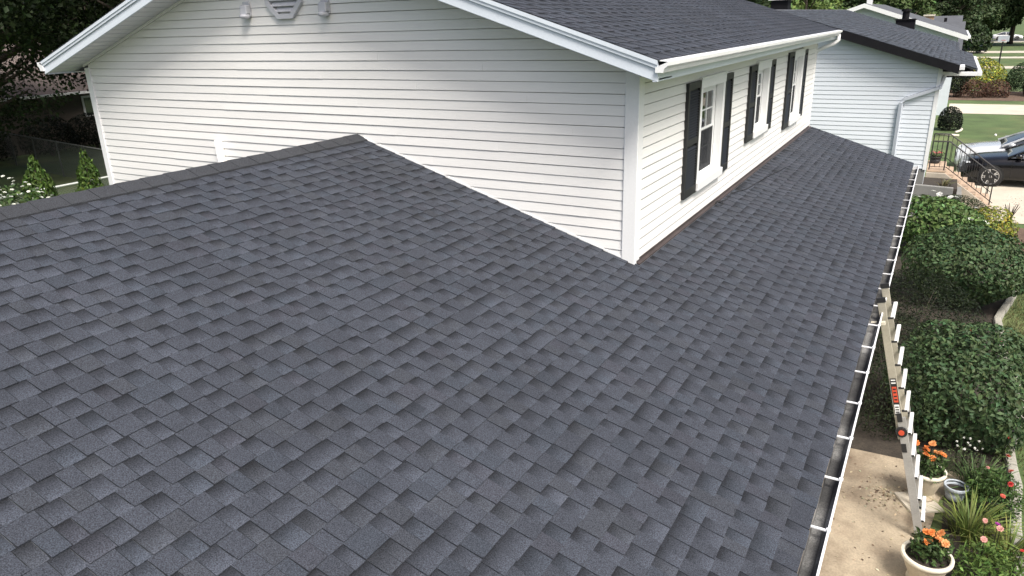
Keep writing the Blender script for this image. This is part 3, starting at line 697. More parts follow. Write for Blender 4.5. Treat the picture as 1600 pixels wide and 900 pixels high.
flower_pot('grey_pot', 'small round grey pot of bare soil beside the cream urn', (3.30, 2.48, .03), .135, .19, 'greypot', 'greypot', foot=False)
o = bevel(MB().box(-.2, .2, -.2, .2, 0, .03).build('square_paver', MAT['walk']), .006); o.location = (2.93, 2.18, .03); o.rotation_euler.z = .55
tag(o, 'pale square paver lying on the patio behind the ladder', 'paver')

def strap_clump(name, label, loc, n, ln, base, w=.018, spread=1., group=None, wid=.2):
    t = thing(name, label, 'plant', loc, 0, group); rng = np.random.default_rng(int(loc[0] * 50 + loc[1] * 1000) + n); m = MB()
    for i in range(n):
        a = rng.random() * 6.28; l = ln * (.55 + .55 * rng.random()); s = spread * (.25 + .75 * rng.random()); u = np.array([math.cos(a), math.sin(a), 0]); v = np.array([-u[1], u[0], 0])
        o_ = u * wid * rng.random(); ww_ = w * (.6 + .7 * rng.random()); c = palette(1, base, .25, .1, rng)[0]; vs = []; cs = []
        for k, q in enumerate((0, .3, .6, .85, 1)):
            p = o_ + u * l * s * q ** 1.5 + np.array([0, 0, l * (q * 1.15 - s * .75 * q * q)]); k2 = ww_ * (1, 1.1, .9, .55, .08)[k] / 2
            vs += [tuple(p + v * k2 + (0, 0, .004)), tuple(p - v * k2)]; cs += [tuple(c * (.75 + .5 * q))] * 2
        m.add(vs, [(2 * k, 2 * k + 1, 2 * k + 3, 2 * k + 2) for k in range(4)], 0, cs)
    m.build('blades', MAT['blade'], t); return t
strap_clump('daylily_clump', 'arching clump of long grassy leaves beside the grey pot and zinnias', (3.45, 1.78, .01), 170, .55, (.12, .16, .035), .016, 1.1)
strap_clump('daylily_clump', 'arching clump of long yellowish leaves at the stone edging', (3.80, 1.55, .01), 120, .5, (.14, .17, .04), .015, 1.1)
strap_clump('daylily_clump', 'darker leafy clump below the red flowers by the big shrub', (3.55, 2.75, .01), 150, .5, (.05, .085, .025), .018, 1.0)
def flower_clump(name, label, loc, rx, ry, h_, n, base, fl, seed, leaf=.06):
    t = thing(name, label, 'flowers', loc); rng = np.random.default_rng(seed)
    a = rng.random(n) * 6.28; q = rng.random(n) ** .55
    p = np.stack([rx * q * np.cos(a), ry * q * np.sin(a), .02 + h_ * (rng.random(n) ** .8) * (1.1 - .5 * q)], 1)
    make('foliage', leaf_mesh('foliage', p, np.tile((0, 0, 1.), (n, 1)), leaf * (.6 + .8 * rng.random(n)), palette(n, base, .3, .1, rng), .38, .8, .1, rng), MAT['leaf'], t)
    st = MB()
    for (x, y, z, r, c) in fl: st.tube([(x * .6, y * .6, 0), (x * .9, y * .9, z * .6), (x, y, z)], .004, 5)
    st.build('stem', MAT['blade'], t)
    for (x, y, z, r, c) in fl: blossoms(t, [(x, y, z), (x, y, z + .008)], r, [c] * 2, 'flower', 8, rng)
    return t
PK = (.65, .32, .28); RD = (.55, .03, .03); CO = (.6, .12, .08)
flower_clump('zinnia_clump', 'bright green leafy clump with pink and magenta flowers at the bed front', (3.62, 1.0, .01), .34, .42, .42, 1100, (.075, .125, .03), [(-.12, .05, .5, .032, PK), (.02, .24, .55, .034, PK), (.0, .30, .56, .026, (.35, .03, .3)), (-.1, .40, .5, .026, PK), (.22, .1, .45, .02, RD)], 3)
flower_clump('zinnia_clump', 'dark green leafy clump with red and coral flowers along the stone edging', (3.68, 2.45, .01), .3, .5, .5, 1300, (.05, .09, .025), [(.12, .05, .55, .03, CO), (.1, -.25, .55, .03, RD), (.02, -.5, .52, .028, CO), (.1, .35, .58, .026, CO), (-.1, .1, .5, .02, PK)], 4)
flower_clump('phlox_clump', 'sparse clump with tiny white flowers under the big shrub', (3.40, 3.15, .01), .28, .22, .38, 500, (.06, .085, .035), [(nrg.uniform(-.2, .2), nrg.uniform(-.2, .2), .38 + .06 * nrg.random(), .014, (.7, .7, .65)) for i in range(12)], 6, .04)
flower_clump('zinnia_clump', 'single tall red bloom at the edging beside the big shrub', (3.84, 3.62, .01), .1, .12, .3, 90, (.06, .09, .03), [(.0, .0, .42, .04, RD)], 7)
flower_clump('geranium_clump', 'red blooms in the dark gap between the two big shrubs', (3.75, 6.9, .01), .5, .3, .3, 260, (.045, .07, .025), [(-.3, .1, .5, .05, RD), (.12, .0, .45, .055, RD)], 9)

# ================================================================== ladder
lad = thing('extension_ladder', 'folding aluminium ladder leaning on the lower gutter above the patio', 'ladder', (2.95, 1.5, .03))
ft = np.array((0, 0, 0.)); tp = np.array((-.72, .10, 2.70)); ax = tp / np.linalg.norm(tp); LL = np.linalg.norm(tp)
nrm = np.array((-ax[2], 0, ax[0])) * -1; nrm /= np.linalg.norm(nrm)          # outward (away from the house)
WDT = .50
for side in (0, 1):
    off = np.array((0, side * WDT, 0))
    up = MB(); up.bar(ft + ax * LL * .43 + off - nrm * .012, tp + off - nrm * .012, .026, .078, up=nrm); bevel(up.build('upper_rail', MAT['rail'], lad), .004)
    lo = MB(); lo.bar(ft + ax * .02 + off * 1.0 + (0, -.03 if side == 0 else .03, 0) + nrm * .016, ft + ax * LL * .53 + off + (0, -.03 if side == 0 else .03, 0) + nrm * .016, .026, .085, up=nrm); bevel(lo.build('lower_rail', MAT['alu'], lad), .004)
    MB().bar(tp + off - nrm * .012, tp + off + ax * .05 - nrm * .012, .034, .088, up=nrm).build('end_cap', MAT['rubber'], lad)
    MB().bar(ft + off + ax * -.0 + nrm * .016 + (0, -.03 if side == 0 else .03, 0), ft + off + ax * .06 + nrm * .016 + (0, -.03 if side == 0 else .03, 0), .04, .1, up=nrm).build('foot', MAT['rubber'], lad)
    hg = ft + ax * LL * .47 + off + (0, -.05 if side == 0 else .05, 0)
    h_ = MB(); h_.tube([hg - (0, .02, 0), hg + (0, .02, 0)], .058, 16); h_.build('hinge', MAT['rubber'], lad)
    k_ = MB(); k_.tube([hg - (0, .028, 0), hg + (0, .028, 0)], .03, 12); k_.build('hinge_knob', MAT['orange'], lad)
    for q in (.40, .53): MB().bar(ft + ax * LL * (q - .018) + off + (0, -.046 if side == 0 else .046, 0), ft + ax * LL * (q + .018) + off + (0, -.046 if side == 0 else .046, 0), .012, .05, up=nrm).build('lock_tab', MAT['rubber'], lad)
k = 0; s = .20
while s < LL - .12:
    b = ft + ax * s + nrm * .072; rg = MB(); rg.bar(b + (0, -.004, 0), b + np.array((0, WDT + .004, 0)), .04, .026, up=ax)
    bevel(rg.build('rung', MAT['rung'], lad), .006)
    for e_ in (0, 1):
        rb_ = MB(); q_ = b + np.array((0, e_ * WDT, 0)); rb_.bar(q_ - nrm * .06, q_ + nrm * .012, .018, .02, up=ax); rb_.build('rung_bracket', MAT['rubber'], lad)
    s += .268
# warning stickers on the near upper rail (dark band, red panel, white panel)
fo = np.array((0, -.0145, 0)) - nrm * .012
def sticker(s0, s1, w, mat, d=0):
    m = MB(); m.bar(ft + ax * LL * s0 + fo - (0, d, 0), ft + ax * LL * s1 + fo - (0, d, 0), .002, w, up=nrm); m.build('sticker', MAT[mat], lad)
sticker(.535, .69, .06, 'rubber'); sticker(.59, .655, .046, 'orange', .0012); sticker(.54, .58, .05, 'white', .0012)
for q in (.668, .680): sticker(q, q + .005, .044, 'white', .0012)
for q in (.598, .612, .628, .642): sticker(q, q + .006, .03, 'rubber', .0024)
for q in (.546, .556, .567): sticker(q, q + .005, .036, 'rubber', .0024)
sb = MB(); sb.bar((-.66, .02, 2.50), (-.80, .02, 2.47), .05, .03); sb.build('standoff_pad', MAT['potrim'], lad)

# cable lying on the lower roof
cb = MB(); pts = []
rz_ = lambda x: roof_z(x) + .022
for i in range(26):
    a = i / 25 * 6.28 * 1.6; pts.append((.10 + .045 * math.cos(a), 2.93 + .10 * math.sin(a), rz_(.10 + .045 * math.cos(a)) + .004))
for x, y in ((.12, 3.2), (.10, 3.57), (.14, 3.8), (.19, 4.03), (.22, 4.5), (.25, 5.04), (.3, 5.6), (.36, 6.3)): pts.append((x, y, rz_(x)))
cb.tube(pts, .0045, 6); tag(cb.build('roof_cable', MAT['rubber'], None, True), 'thin black cable coiled at the wall and trailing over the shingles', 'cable')

# ================================================================== neighbouring house
nb = thing('neighbour_house', 'white sided raised house with black rake fascia and grey shingled roof', 'house', (-2, 24, 0))
OF = (-2, 24, 0)
NY, NX, EN = 17.5, 2.33, .127; NXM = -2.2; NP = .316; NZE = 4.25; NXE = 2.75; NYF = 34.; NZR = NZE + NP * (NXE - NXM)
nz = lambda x: NZR - NP * abs(x - NXM)
XLn = 2 * NXM - NX
nw = MB(OF); nw.prism([(XLn, NY + .03, 0), (NX, NY + .03, 0), (NX, NY + .03, nz(NX) - .2), (NXM, NY + .03, NZR - .2), (XLn, NY + .03, nz(XLn) - .2)], (0, .1, 0))
nwall = nw.build('side_wall', MAT['wsiding'], nb)
MB(OF).box(XLn, NX - .02, NY + .13, NYF - .4, 0, 4.1).build('house_body', MAT['wsiding'], nb)
for i in range(0, 36):
    zb = 1.34 + i * EN
    if zb > NZR - .35: break
    dx = (NZR - .23 - zb) / NP; l0, r0 = max(XLn, NXM - dx), min(NX - .06, NXM + dx); dx -= EN / NP; l1, r1 = max(XLn, NXM - dx), min(NX - .06, NXM + dx)
    if r1 <= l1: l1 = r1 = NXM
    mb = MB(OF); board(mb, 'x', l0, r0, zb, -1, l1, r1, ht=EN, base=NY, lip=.016); mb.build('siding_board', MAT['wsiding'], nwall)
MB(OF).box(NX - .07, NX + .03, NY - .03, NY + .08, 1.32, 4.14).build('corner_post', MAT['wtrim'], nb)
MB(OF).box(XLn, NX - .01, NY + .0, NY + .028, .0, 1.33).build('foundation_wall', MAT['planter'], nb)
rf = MB(OF)
for sx in (1, -1):
    xe = NXM + sx * (NXE - NXM); rf.prism([(NXM, NY - .34, NZR - .01), (xe, NY - .34, NZE - .01), (xe, NY - .34, NZE - .06), (NXM, NY - .34, NZR - .06)][::sx], (0, NYF - NY + .34, 0))
nroof = rf.build('roof', MAT['slate'], nb)
pe = [(NXE - .05, nz(NXE - .05) - .011), (3.2, nz(NXE) - .011 - NP * .45), (3.2, nz(NXE) - .06 - NP * .45), (NXE - .05, nz(NXE - .05) - .06)]
MB(OF).prism([(x, 18.0, z) for x, z in pe], (0, 8.4, 0)).build('porch_roof', MAT['slate'], nb)
thn = math.atan(NP); SN = np.array([-math.cos(thn), 0, math.sin(thn)]); NN = np.array([math.sin(thn), 0, math.cos(thn)])
nf_ = MB(OF); ON = np.array([NXE + .01, 0, NZE - .01 - .01 * NP])
def tone_light(mb): mb.c = [(a * 1.18, b * 1.2, c * 1.16) for a, b, c in mb.c]
for j in range(int((NXE - NXM) / math.cos(thn) / .145)):
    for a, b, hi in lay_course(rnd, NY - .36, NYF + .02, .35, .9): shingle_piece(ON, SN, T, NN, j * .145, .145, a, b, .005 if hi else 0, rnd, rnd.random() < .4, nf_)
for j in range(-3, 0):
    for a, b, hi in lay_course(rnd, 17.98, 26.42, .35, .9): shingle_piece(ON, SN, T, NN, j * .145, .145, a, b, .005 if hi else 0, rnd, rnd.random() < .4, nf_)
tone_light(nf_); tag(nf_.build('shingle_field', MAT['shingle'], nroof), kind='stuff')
for sx in (1, -1):
    xe = NXM + sx * (NXE - NXM)
    MB(OF).prism([(NXM, NY - .36, NZR - .26), (xe, NY - .36, NZE - .24), (xe, NY - .36, NZE - .02), (NXM, NY - .36, NZR - .02)][::sx], (0, .03, 0)).build('rake_fascia', MAT['blacktrim'], nb)
    MB(OF).prism([(NXM, NY - .33, NZR - .25), (xe, NY - .33, NZE - .23), (xe, NY - .33, NZE - .21), (NXM, NY - .33, NZR - .23)][::sx], (0, .34, 0)).build('rake_soffit', MAT['blacktrim'], nb)
    MB(OF).prism([(NXM, NYF, NZR - .2), (xe, NYF, NZE - .2), (xe, NYF, NZE - .02), (NXM, NYF, NZR - .02)][::sx], (0, .03, 0)).build('rake_fascia', MAT['wtrim'], nb)
bevel(MB(OF).box(NXE - .1, NXE + .12, NY - .33, NY + .45, NZE - .14, NZE - .03).build('eave_gutter', MAT['gutter'], nb), .01)
pg = MB(OF); zg = NZE - NP * .45 - .09
pg.box(3.2, 3.32, 17.95, 26.4, zg - .11, zg); pg.box(NX - .1, 3.2, 17.95, 18.05, zg - .11, zg); bevel(pg.build('porch_gutter', MAT['gutter'], nb), .008)
MB(OF).box(NX, 3.18, 18.06, 26.3, zg - .16, zg - .14).build('porch_soffit', MAT['dark'], nb)
MB(OF).box(-4.5, -3.8, 28, 28.7, 4.8, 6.25).build('chimney_box', MAT['blacktrim'], nb); MB(OF).box(-4.6, -3.7, 27.9, 28.8, 6.25, 6.32).build('chimney_cap', MAT['gutter'], nb)
dn = MB(OF); dn.tube([(2.42, 18.0, zg - .12), (2.36, NY - .06, 3.62), (1.53, NY - .07, 3.30), (1.46, NY - .07, 3.2), (1.46, NY - .07, .3)], [.062] * 5, 4)
dn.build('downspout', MAT['nspout'], nb)
ch = MB(OF); ch.box(.05, .85, NYF - .25, NYF + .45, 4.4, 5.32); ch.box(.0, .9, NYF - .3, NYF + .5, 5.26, 5.30); ch.build('chimney_box', MAT['blacktrim'], nb)
fl2 = MB(OF); fl2.tube([(.42, NYF + .1, 5.3), (.42, NYF + .1, 5.66)], .15, 12); fl2.tube([(.42, NYF + .1, 5.64), (.42, NYF + .1, 5.74)], .21, 12); fl2.build('chimney_flue', MAT['blacktrim'], nb)

# stoop with brick treads and iron rails
st = thing('front_stoop', 'tan brick stoop and steps with stepped concrete side beside the white house corner', 'steps', (3, 19.5, 0)); OS = (3, 19.5, 0)
LZ = 1.10; SY0, SY1 = 18.75, 20.5; nst = 6; TR = .215
MB(OF).box(0, 0.01, 0, .01, 0, .01) if False else None
core = MB(OS); core.box(2.36, 2.86, SY0 + .02, SY1 - .02, 0, LZ - .05); sc = core
for k in range(nst): core.box(2.86 + k * TR, 2.86 + (k + 1) * TR, SY0 + .02, SY1 - .02, 0, LZ - .05 - (k + 1) * LZ / (nst + 1))
core.build('concrete_core', MAT['stoop'], st)
sw = MB(OS); pl = [(2.36, SY0, 0), (2.36, SY0, LZ - .07), (2.86, SY0, LZ - .07), (2.86 + nst * TR + .1, SY0, .03), (2.86 + nst * TR + .1, SY0, 0)]
sw.prism(pl, (0, -.12, 0)); sw.build('side_wall', MAT['stoop'], st)
for k in range(nst + 1):
    x0, x1 = (2.36, 2.88) if k == 0 else (2.86 + (k - 1) * TR, 2.88 + k * TR); z = LZ - k * LZ / (nst + 1)
    for q in range(8):
        y0 = SY0 + (SY1 - SY0) * q / 8; b = MB(OS); b.box(x0 + .004, x1, y0 + .006, y0 + (SY1 - SY0) / 8 - .006, z - .052, z + rnd.uniform(-.003, .003)); b.build('brick', MAT['paver'], st)
def railing(y, label, xs=2.42):
    r = thing('iron_railing', label, 'railing', (3, y, 0)); o_ = (3, y, 0)
    top = lambda x: (LZ + .86 if x < 2.86 else LZ + .86 - (x - 2.86) * (LZ / (nst + 1)) / TR); bot = lambda x: top(x) - .76
    xe = 2.86 + nst * TR + .05
    tr = MB(o_); tr.tube([(xs, y, top(xs)), (2.86, y, top(2.86)), (xe, y, top(xe))], .02, 6); tr.build('handrail', MAT['iron'], r)
    br = MB(o_); br.tube([(xs, y, bot(xs)), (2.86, y, bot(2.86)), (xe, y, bot(xe))], .012, 5); br.build('bottom_rail', MAT['iron'], r)
    x = xs
    while x < xe + .02:
        m = MB(o_); post = abs(x - xs) < .01 or abs(x - 2.86) < .07 or x > xe - .1
        m.box(x - (.016 if post else .008), x + (.016 if post else .008), y - .012, y + .012, (bot(x) - .14 if post else bot(x)), top(x)); m.build('baluster', MAT['iron'], r); x += .131
railing(SY0 + .06, 'black iron stair railing on the side of the stoop facing the big shrubs')
railing(SY1 - .06, 'black iron stair railing on the side of the stoop facing the parked cars')
fp = flower_pot('landing_pot', 'dark pot of pink flowers on the stoop landing by the house corner', (2.55, 20.0, LZ), .17, .22, 'rubber', 'rubber', foot=False)
tf = thing('pink_flowers', 'pink flowers in the dark pot on the stoop landing', 'flowers', (2.55, 20.0, LZ + .17)); rng = np.random.default_rng(4)
p = rng.normal(size=(160, 3)) * (.1, .1, .06) + (0, 0, .1)
make('foliage', leaf_mesh('foliage', p, np.tile((0, 0, 1.), (160, 1)), .06, palette(160, (.05, .08, .03), .3, .1, rng), .5, .8, .1, rng), MAT['leaf'], tf)
blossoms(tf, [tuple(v) for v in rng.normal(size=(22, 3)) * (.11, .11, .04) + (0, 0, .17)], .04, [(.55, .10, .12), (.6, .3, .3)] * 11, 'flower', 6, rng)
pw = thing('planter_wall', 'grey block planter wall with dark soil beside the stoop', 'planter', (2.7, 17.0, 0)); OP = (2.7, 17.0, 0)
bevel(MB(OP).prism([(2.1, 16.95, 0), (3.1, 16.95, 0), (3.1, 16.95, .95), (2.1, 16.95, .98)], (0, .14, 0)).build('front_wall', MAT['planter'], pw), .01)
bevel(MB(OP).box(3.1, 3.34, 16.95, 17.09, 0, .72).build('step_wall', MAT['planter'], pw), .01)
bevel(MB(OP).box(3.2, 3.34, 17.09, 18.5, 0, .7).build('end_wall', MAT['planter'], pw), .01)
MB(OP).box(2.1, 3.2, 17.09, 18.6, 0, .9).build('soil_fill', MAT['soil'], pw)
strap_clump('planter_plant', 'small brownish plant in the grey planter by the stoop', (2.85, 17.35, .9), 40, .3, (.12, .11, .05), .02, .9)
shrub('twig_shrub', 'thin bare twiggy shrub at the driveway edge', 'shrub', (4.55, 17.1, 0), .3, .3, .45, 60, .04, (.09, .07, .04), zc=.4, stems=12)

# ================================================================== cars
def car_meshes():
    d = {}
    sx = [2.42, 2.34, 2.15, 1.7, 1.05, .4, -.4, -1.2, -1.75, -2.15, -2.36, -2.42]
    zt = [.62, .74, .82, .91, .99, 1.0, 1.01, 1.03, 1.05, 1.04, .98, .80]
    hw = [.66, .78, .86, .905, .92, .92, .92, .92, .91, .87, .80, .70]
    m = MB(); vs = []; npt = 15
    for x, z, w in zip(sx, zt, hw):
        half = [(0, z + .015), (.55 * w, z + .008), (.86 * w, z - .03), (.97 * w, z - .12), (w, z * .45 + .28), (.985 * w, .40), (.94 * w, .26), (.80 * w, .20)]
        ring = [(x, -a, b) for a, b in half[::-1]] + [(x, a, b) for a, b in half[1:]]; vs += ring
    k = len(sx); fs = [(i * npt + j, i * npt + j + 1, (i + 1) * npt + j + 1, (i + 1) * npt + j) for i in range(k - 1) for j in range(npt - 1)]
    fs += [(i * npt + npt - 1, i * npt, (i + 1) * npt, (i + 1) * npt + npt - 1) for i in range(k - 1)] + [tuple(range(npt))[::-1], tuple(range((k - 1) * npt, k * npt))]
    m.add(vs, [f[::-1] for f in fs]); d['body'] = m.mesh('body', True)
    gx = [1.08, .62, .18, -.4, -.95, -1.4, -1.85]; gz = [1.0, 1.24, 1.41, 1.45, 1.42, 1.27, 1.05]
    def green(inset, z0, lo, hi):
        m = MB(); vs = []
        for x, z in list(zip(gx, gz))[lo:hi]:
            f = (z - .98) / .47; wt = .90 - .26 * f - inset
            vs += [(x, -(.895 - inset), .97), (x, -wt, z - .03 * f - z0), (x, -wt * .72, z - z0), (x, wt * .72, z - z0), (x, wt, z - .03 * f - z0), (x, .895 - inset, .97)]
        k = hi - lo; m.add(vs, [(i * 6 + j, i * 6 + j + 1, (i + 1) * 6 + j + 1, (i + 1) * 6 + j) for i in range(k - 1) for j in range(5)]); return m
    d['glass'] = green(.012, .008, 0, 7).mesh('glasshouse', True)
    r = MB(); vs = []
    for x, z in list(zip(gx, gz))[2:5]:
        f = (z - .98) / .47; wt = .90 - .26 * f
        vs += [(x, -wt - .01, z - .055), (x, -wt * .72, z + .004), (x, 0, z + .016), (x, wt * .72, z + .004), (x, wt + .01, z - .055)]
    r.add(vs, [(i * 5 + j, i * 5 + j + 1, (i + 1) * 5 + j + 1, (i + 1) * 5 + j) for i in range(2) for j in range(4)]); d['roof'] = r.mesh('roof', True)
    pm = []
    for s in (-1, 1):
        for a, b in (((1.08, .885, .985), (.18, .66, 1.40)), ((-.35, .895, .98), (-.38, .66, 1.43)), ((-1.85, .86, 1.03), (-.95, .66, 1.40))):
            q = MB(); q.bar((a[0], a[1] * s, a[2]), (b[0], b[1] * s, b[2]), .05, .06); pm.append(q.mesh('pillar'))
    d['pillars'] = pm
    t = MB(); t.lathe([(.20, -.10), (.30, -.105), (.33, -.08), (.335, 0), (.33, .08), (.30, .105), (.20, .10)], 28); d['tyre'] = t.mesh('tyre', True)
    rm = MB(); rm.lathe([(.05, .085), (.05, .10), (.0, .10)], 12); n = 28
    rm.lathe([(.245, .06), (.255, .104), (.225, .100), (.215, .05)], 28)
    rm.lathe([(.24, .02), (.01, .02)], 20, m=1)
    for i in range(5):
        for dd in (-.13, .13): a = i * 6.283 / 5 + dd; rm.bar((.03 * math.cos(a), .03 * math.sin(a), .088), (.235 * math.cos(a), .235 * math.sin(a), .092), .032, .02)
    d['rim'] = rm.mesh('rim'); return d
CM = car_meshes(); MCACHE = {}
def inst(name, me, mat, parent, loc=(0, 0, 0), rot=(0, 0, 0)):
    key = (me.name, tuple(x.name for x in mat) if isinstance(mat, list) else mat.name)
    if key not in MCACHE:
        c = me.copy()
        for q in (mat if isinstance(mat, list) else [mat]): c.materials.append(q)
        MCACHE[key] = c
    o = link(bpy.data.objects.new(name, MCACHE[key])); o.parent = parent; o.location = loc; o.rotation_euler = rot; return o
def car(name, label, loc, rz, paint, detail=True):
    t = thing(name, label, 'car', loc, rz); P_ = MAT[paint]
    b = inst('body', CM['body'], P_, t); inst('window_glass', CM['glass'], MAT['carglass'], t); inst('roof', CM['roof'], P_, t)
    for q in CM['pillars']: inst('pillar', q, P_, t)
    for x in (1.48, -1.42):
        for s in (-1, 1):
            ar = MB(); ar.tube([(x, s * .80, .345), (x, s * .925, .345)], .385, 24); ar.build('wheel_arch', MAT['tyre'], t)
            w = inst('wheel', CM['tyre'], MAT['tyre'], t, (x, s * .85, .335), (-s * math.pi / 2, 0, 0)); inst('rim', CM['rim'], [MAT['alloy'], MAT['tyre']], w)
    for s in (-1, 1):
        h = MB(); h.add([(2.365, s * .50, .70), (2.22, s * .80, .73), (2.10, s * .845, .76), (2.17, s * .76, .80), (2.34, s * .48, .755), (2.2, s * .6, .70)], [(0, 1, 3, 4), (1, 2, 3), (0, 5, 1), (4, 3, 5)]); h.build('headlight', MAT['lamp'], t)
        mi = MB(); mi.lathe([(.02, -.07), (.09, -.05), (.10, .0), (.085, .05), (.02, .065)], 12, (.78, s * 1.0, 1.06)); mi.build('mirror', P_, t, True)
        f = MB(); f.tube([(2.30, s * .62, .42), (2.39, s * .60, .42)], .07, 12); f.build('fog_lamp', MAT['lamp'], t)
        MB().box(-.02, .16, s * .925 - .01, s * .925 + .01, .86, .885).build('door_handle', P_, t)
        MB().box(-.36, -.352, s * .921 - .004, s * .921 + .004, .3, .97).build('door_gap', MAT['tyre'], t)
        MB().box(.93, .938, s * .921 - .004, s * .921 + .004, .3, .93).build('door_gap', MAT['tyre'], t)
    MB().box(2.36, 2.43, -.42, .42, .42, .62).build('grille', MAT['tyre'], t)
    return t
car('parked_car', 'black sedan parked on the driveway in front of the iron railing', (5.72, 23.3, .016), math.pi, 'blackpaint')
car('parked_car', 'silver sedan parked beyond the black sedan on the driveway', (5.62, 25.75, .016), math.pi + .02, 'silver')
car('parked_car', 'dark blue car parked far off before the trees', (4.3, 117.5, .016), 0, 'bluepaint')
car('parked_car', 'white car parked beside the far road under the tree', (11.4, 166, .016), 0, 'whitepaint')
car('parked_car', 'white car on the far road behind the tree trunk', (16.6, 168, .016), math.pi, 'whitepaint')

# ================================================================== farther houses
def simple_house(name, label, x0, x1, y0, y1, zw, zr, wall, roof, trim, axis='y', ov=.45):
    ox = (x0 + x1) / 2; oy = (y0 + y1) / 2; t = thing(name, label, 'house', (ox, oy, 0)); o_ = (ox, oy, 0)
    if axis == 'y':
        w = MB(o_).prism([(x0, y0, 0), (x1, y0, 0), (x1, y0, zw), (ox, y0, zr - .18), (x0, y0, zw)], (0, y1 - y0, 0)).build('wall', MAT[wall], t)
        sl_ = (zr - zw) / (ox - x0); r = None
        for s, xe in ((1, x1 + ov), (-1, x0 - ov)):
            ze = zr - sl_ * (xe - ox) * s
            q = MB(o_).prism([(ox, y0 - ov, zr), (xe, y0 - ov, ze), (xe, y0 - ov, ze - .08), (ox, y0 - ov, zr - .08)][::s], (0, y1 - y0 + 2 * ov, 0)).build('roof_slope', MAT[roof], t)
            MB(o_).prism([(ox, y0 - ov - .03, zr - .005), (xe, y0 - ov - .03, ze - .005), (xe, y0 - ov - .03, ze - .24), (ox, y0 - ov - .03, zr - .24)][::s], (0, .028, 0)).build('rake_fascia', MAT[trim], t)
            MB(o_).box(xe if s > 0 else xe - .12, xe + .12 if s > 0 else xe, y0 - ov, y1 + ov, ze - .14, ze - .02).build('gutter', MAT['gutter'], t)
    else:
        w = MB(o_).prism([(x0, y0, 0), (x0, y1, 0), (x0, y1, zw), (x0, oy, zr - .18), (x0, y0, zw)][::-1], (x1 - x0, 0, 0)).build('wall', MAT[wall], t)
        sl_ = (zr - zw) / (oy - y0)
        for s, ye in ((1, y1 + ov), (-1, y0 - ov)):
            ze = zr - sl_ * (ye - oy) * s
            MB(o_).prism([(x0 - ov, oy, zr), (x0 - ov, ye, ze), (x0 - ov, ye, ze - .1), (x0 - ov, oy, zr - .1)][::-s], (x1 - x0 + 2 * ov, 0, 0)).build('roof_slope', MAT[roof], t)
            MB(o_).box(x0 - ov, x1 + ov, ye if s > 0 else ye - .12, ye + .12 if s > 0 else ye, ze - .14, ze - .02).build('gutter', MAT['gutter'], t)
    return t, o_
h3, o3 = simple_house('gabled_house', 'white gabled house with white rake boards behind the black chimney flue', -7.1, 2.75, 42.5, 56, 4.45, 6.14, 'wsiding', 'slate', 'wtrim', 'y')
MB(o3).box(-2.25, -1.95, 44, 44.3, 6, 6.65).build('vent_pipe', MAT['gutter'], h3)
h4, o4 = simple_house('dark_roofed_house', 'house with a broad dark grey roof slope beside the brick chimney', -3.5, 2.75, 61, 70, 2.9, 4.75, 'brick', 'slate', 'wtrim', 'x')
MB(o4).box(.35, 1.0, 60.8, 61.6, 2.6, 5.25).build('chimney', MAT['brick'], h4); MB(o4).box(.28, 1.07, 60.73, 61.67, 5.25, 5.36).build('chimney_cap', MAT['potrim'], h4)
h5, o5 = simple_house('pale_roofed_house', 'far house with a light grey ridge rising over the dark roof', -4, 2.6, 76, 86, 3.2, 5.12, 'wsiding', 'slate', 'wtrim', 'x')
MB(o5).box(1.5, 1.75, 78.6, 78.9, 4.2, 4.95).build('roof_vent', MAT['blacktrim'], h5)
hl, ol = simple_house('brown_house', 'low brown house with brown roof in the shade of the dark trees', -48, -38, 6, 30, 3.1, 5.4, 'brownwall', 'brownroof', 'brownwall', 'y')
MB(ol).box(-38.02, -37.96, 17.1, 17.9, 1.5, 2.6).build('window', MAT['wtrim'], hl); MB(ol).box(-37.97, -37.955, 17.2, 17.8, 1.6, 2.5).build('window_pane', MAT['carglass'], hl)
# ================================================================== far yard things
shrub('golden_shrub', 'yellow-green mound shrub on the far mulch bed beyond the driveway', 'shrub', (4.75, 56.6, 0), 1.45, 1.2, 1.5, 2600, .16, (.26, .26, .04), zc=.9, alt=(.12, .16, .03), altp=.3)
shrub('burgundy_shrub', 'dark red-brown low shrub before the yellow mound on the mulch', 'shrub', (4.1, 53.3, 0), .95, .8, .75, 1600, .12, (.085, .05, .035), zc=.45)
shrub('burgundy_shrub', 'dark red-brown low shrub between the yellow mound and round evergreens', 'shrub', (5.5, 53.8, 0), .85, .8, .7, 1600, .12, (.095, .055, .04), zc=.4)
shrub('round_evergreen', 'round clipped dark green bush beside the yellow mound', 'bush', (7.35, 56.3, 0), 1.25, 1.25, 1.25, 4200, .12, (.03, .055, .022), zc=.95, amp=.06)
shrub('round_evergreen', 'round clipped dark green bush at the end of the far mulch bed', 'bush', (8.7, 54.6, 0), 1.25, 1.25, 1.2, 4200, .12, (.034, .06, .024), zc=.9, amp=.06)
shrub('dark_evergreen', 'tall dark evergreen bush under the white porch gutter', 'bush', (3.15, 53.4, 0), .75, .75, 1.7, 3800, .13, (.014, .02, .011), zc=1.2, amp=.1)
shrub('dark_evergreen', 'low dark bush inside pale curved edging on the lawn', 'bush', (2.95, 36.3, 0), .55, .6, .7, 2600, .09, (.012, .017, .01), zc=.45, amp=.08)
e = MB((3, 35.6, 0)); e.tube([(3.42, 36.6, .08), (3.52, 36.1, .09), (3.45, 35.6, .08), (3.25, 35.1, .07)], .055, 6); e.tube([(2.5, 34.3, .05), (3.0, 34.2, .06), (3.4, 34.1, .05)], .06, 6)
o = e.build('curved_edging', MAT['potrim'], None, True); o.location = (3, 35.6, 0); tag(o, 'pale curved lawn edging round the low dark bush', 'edging')
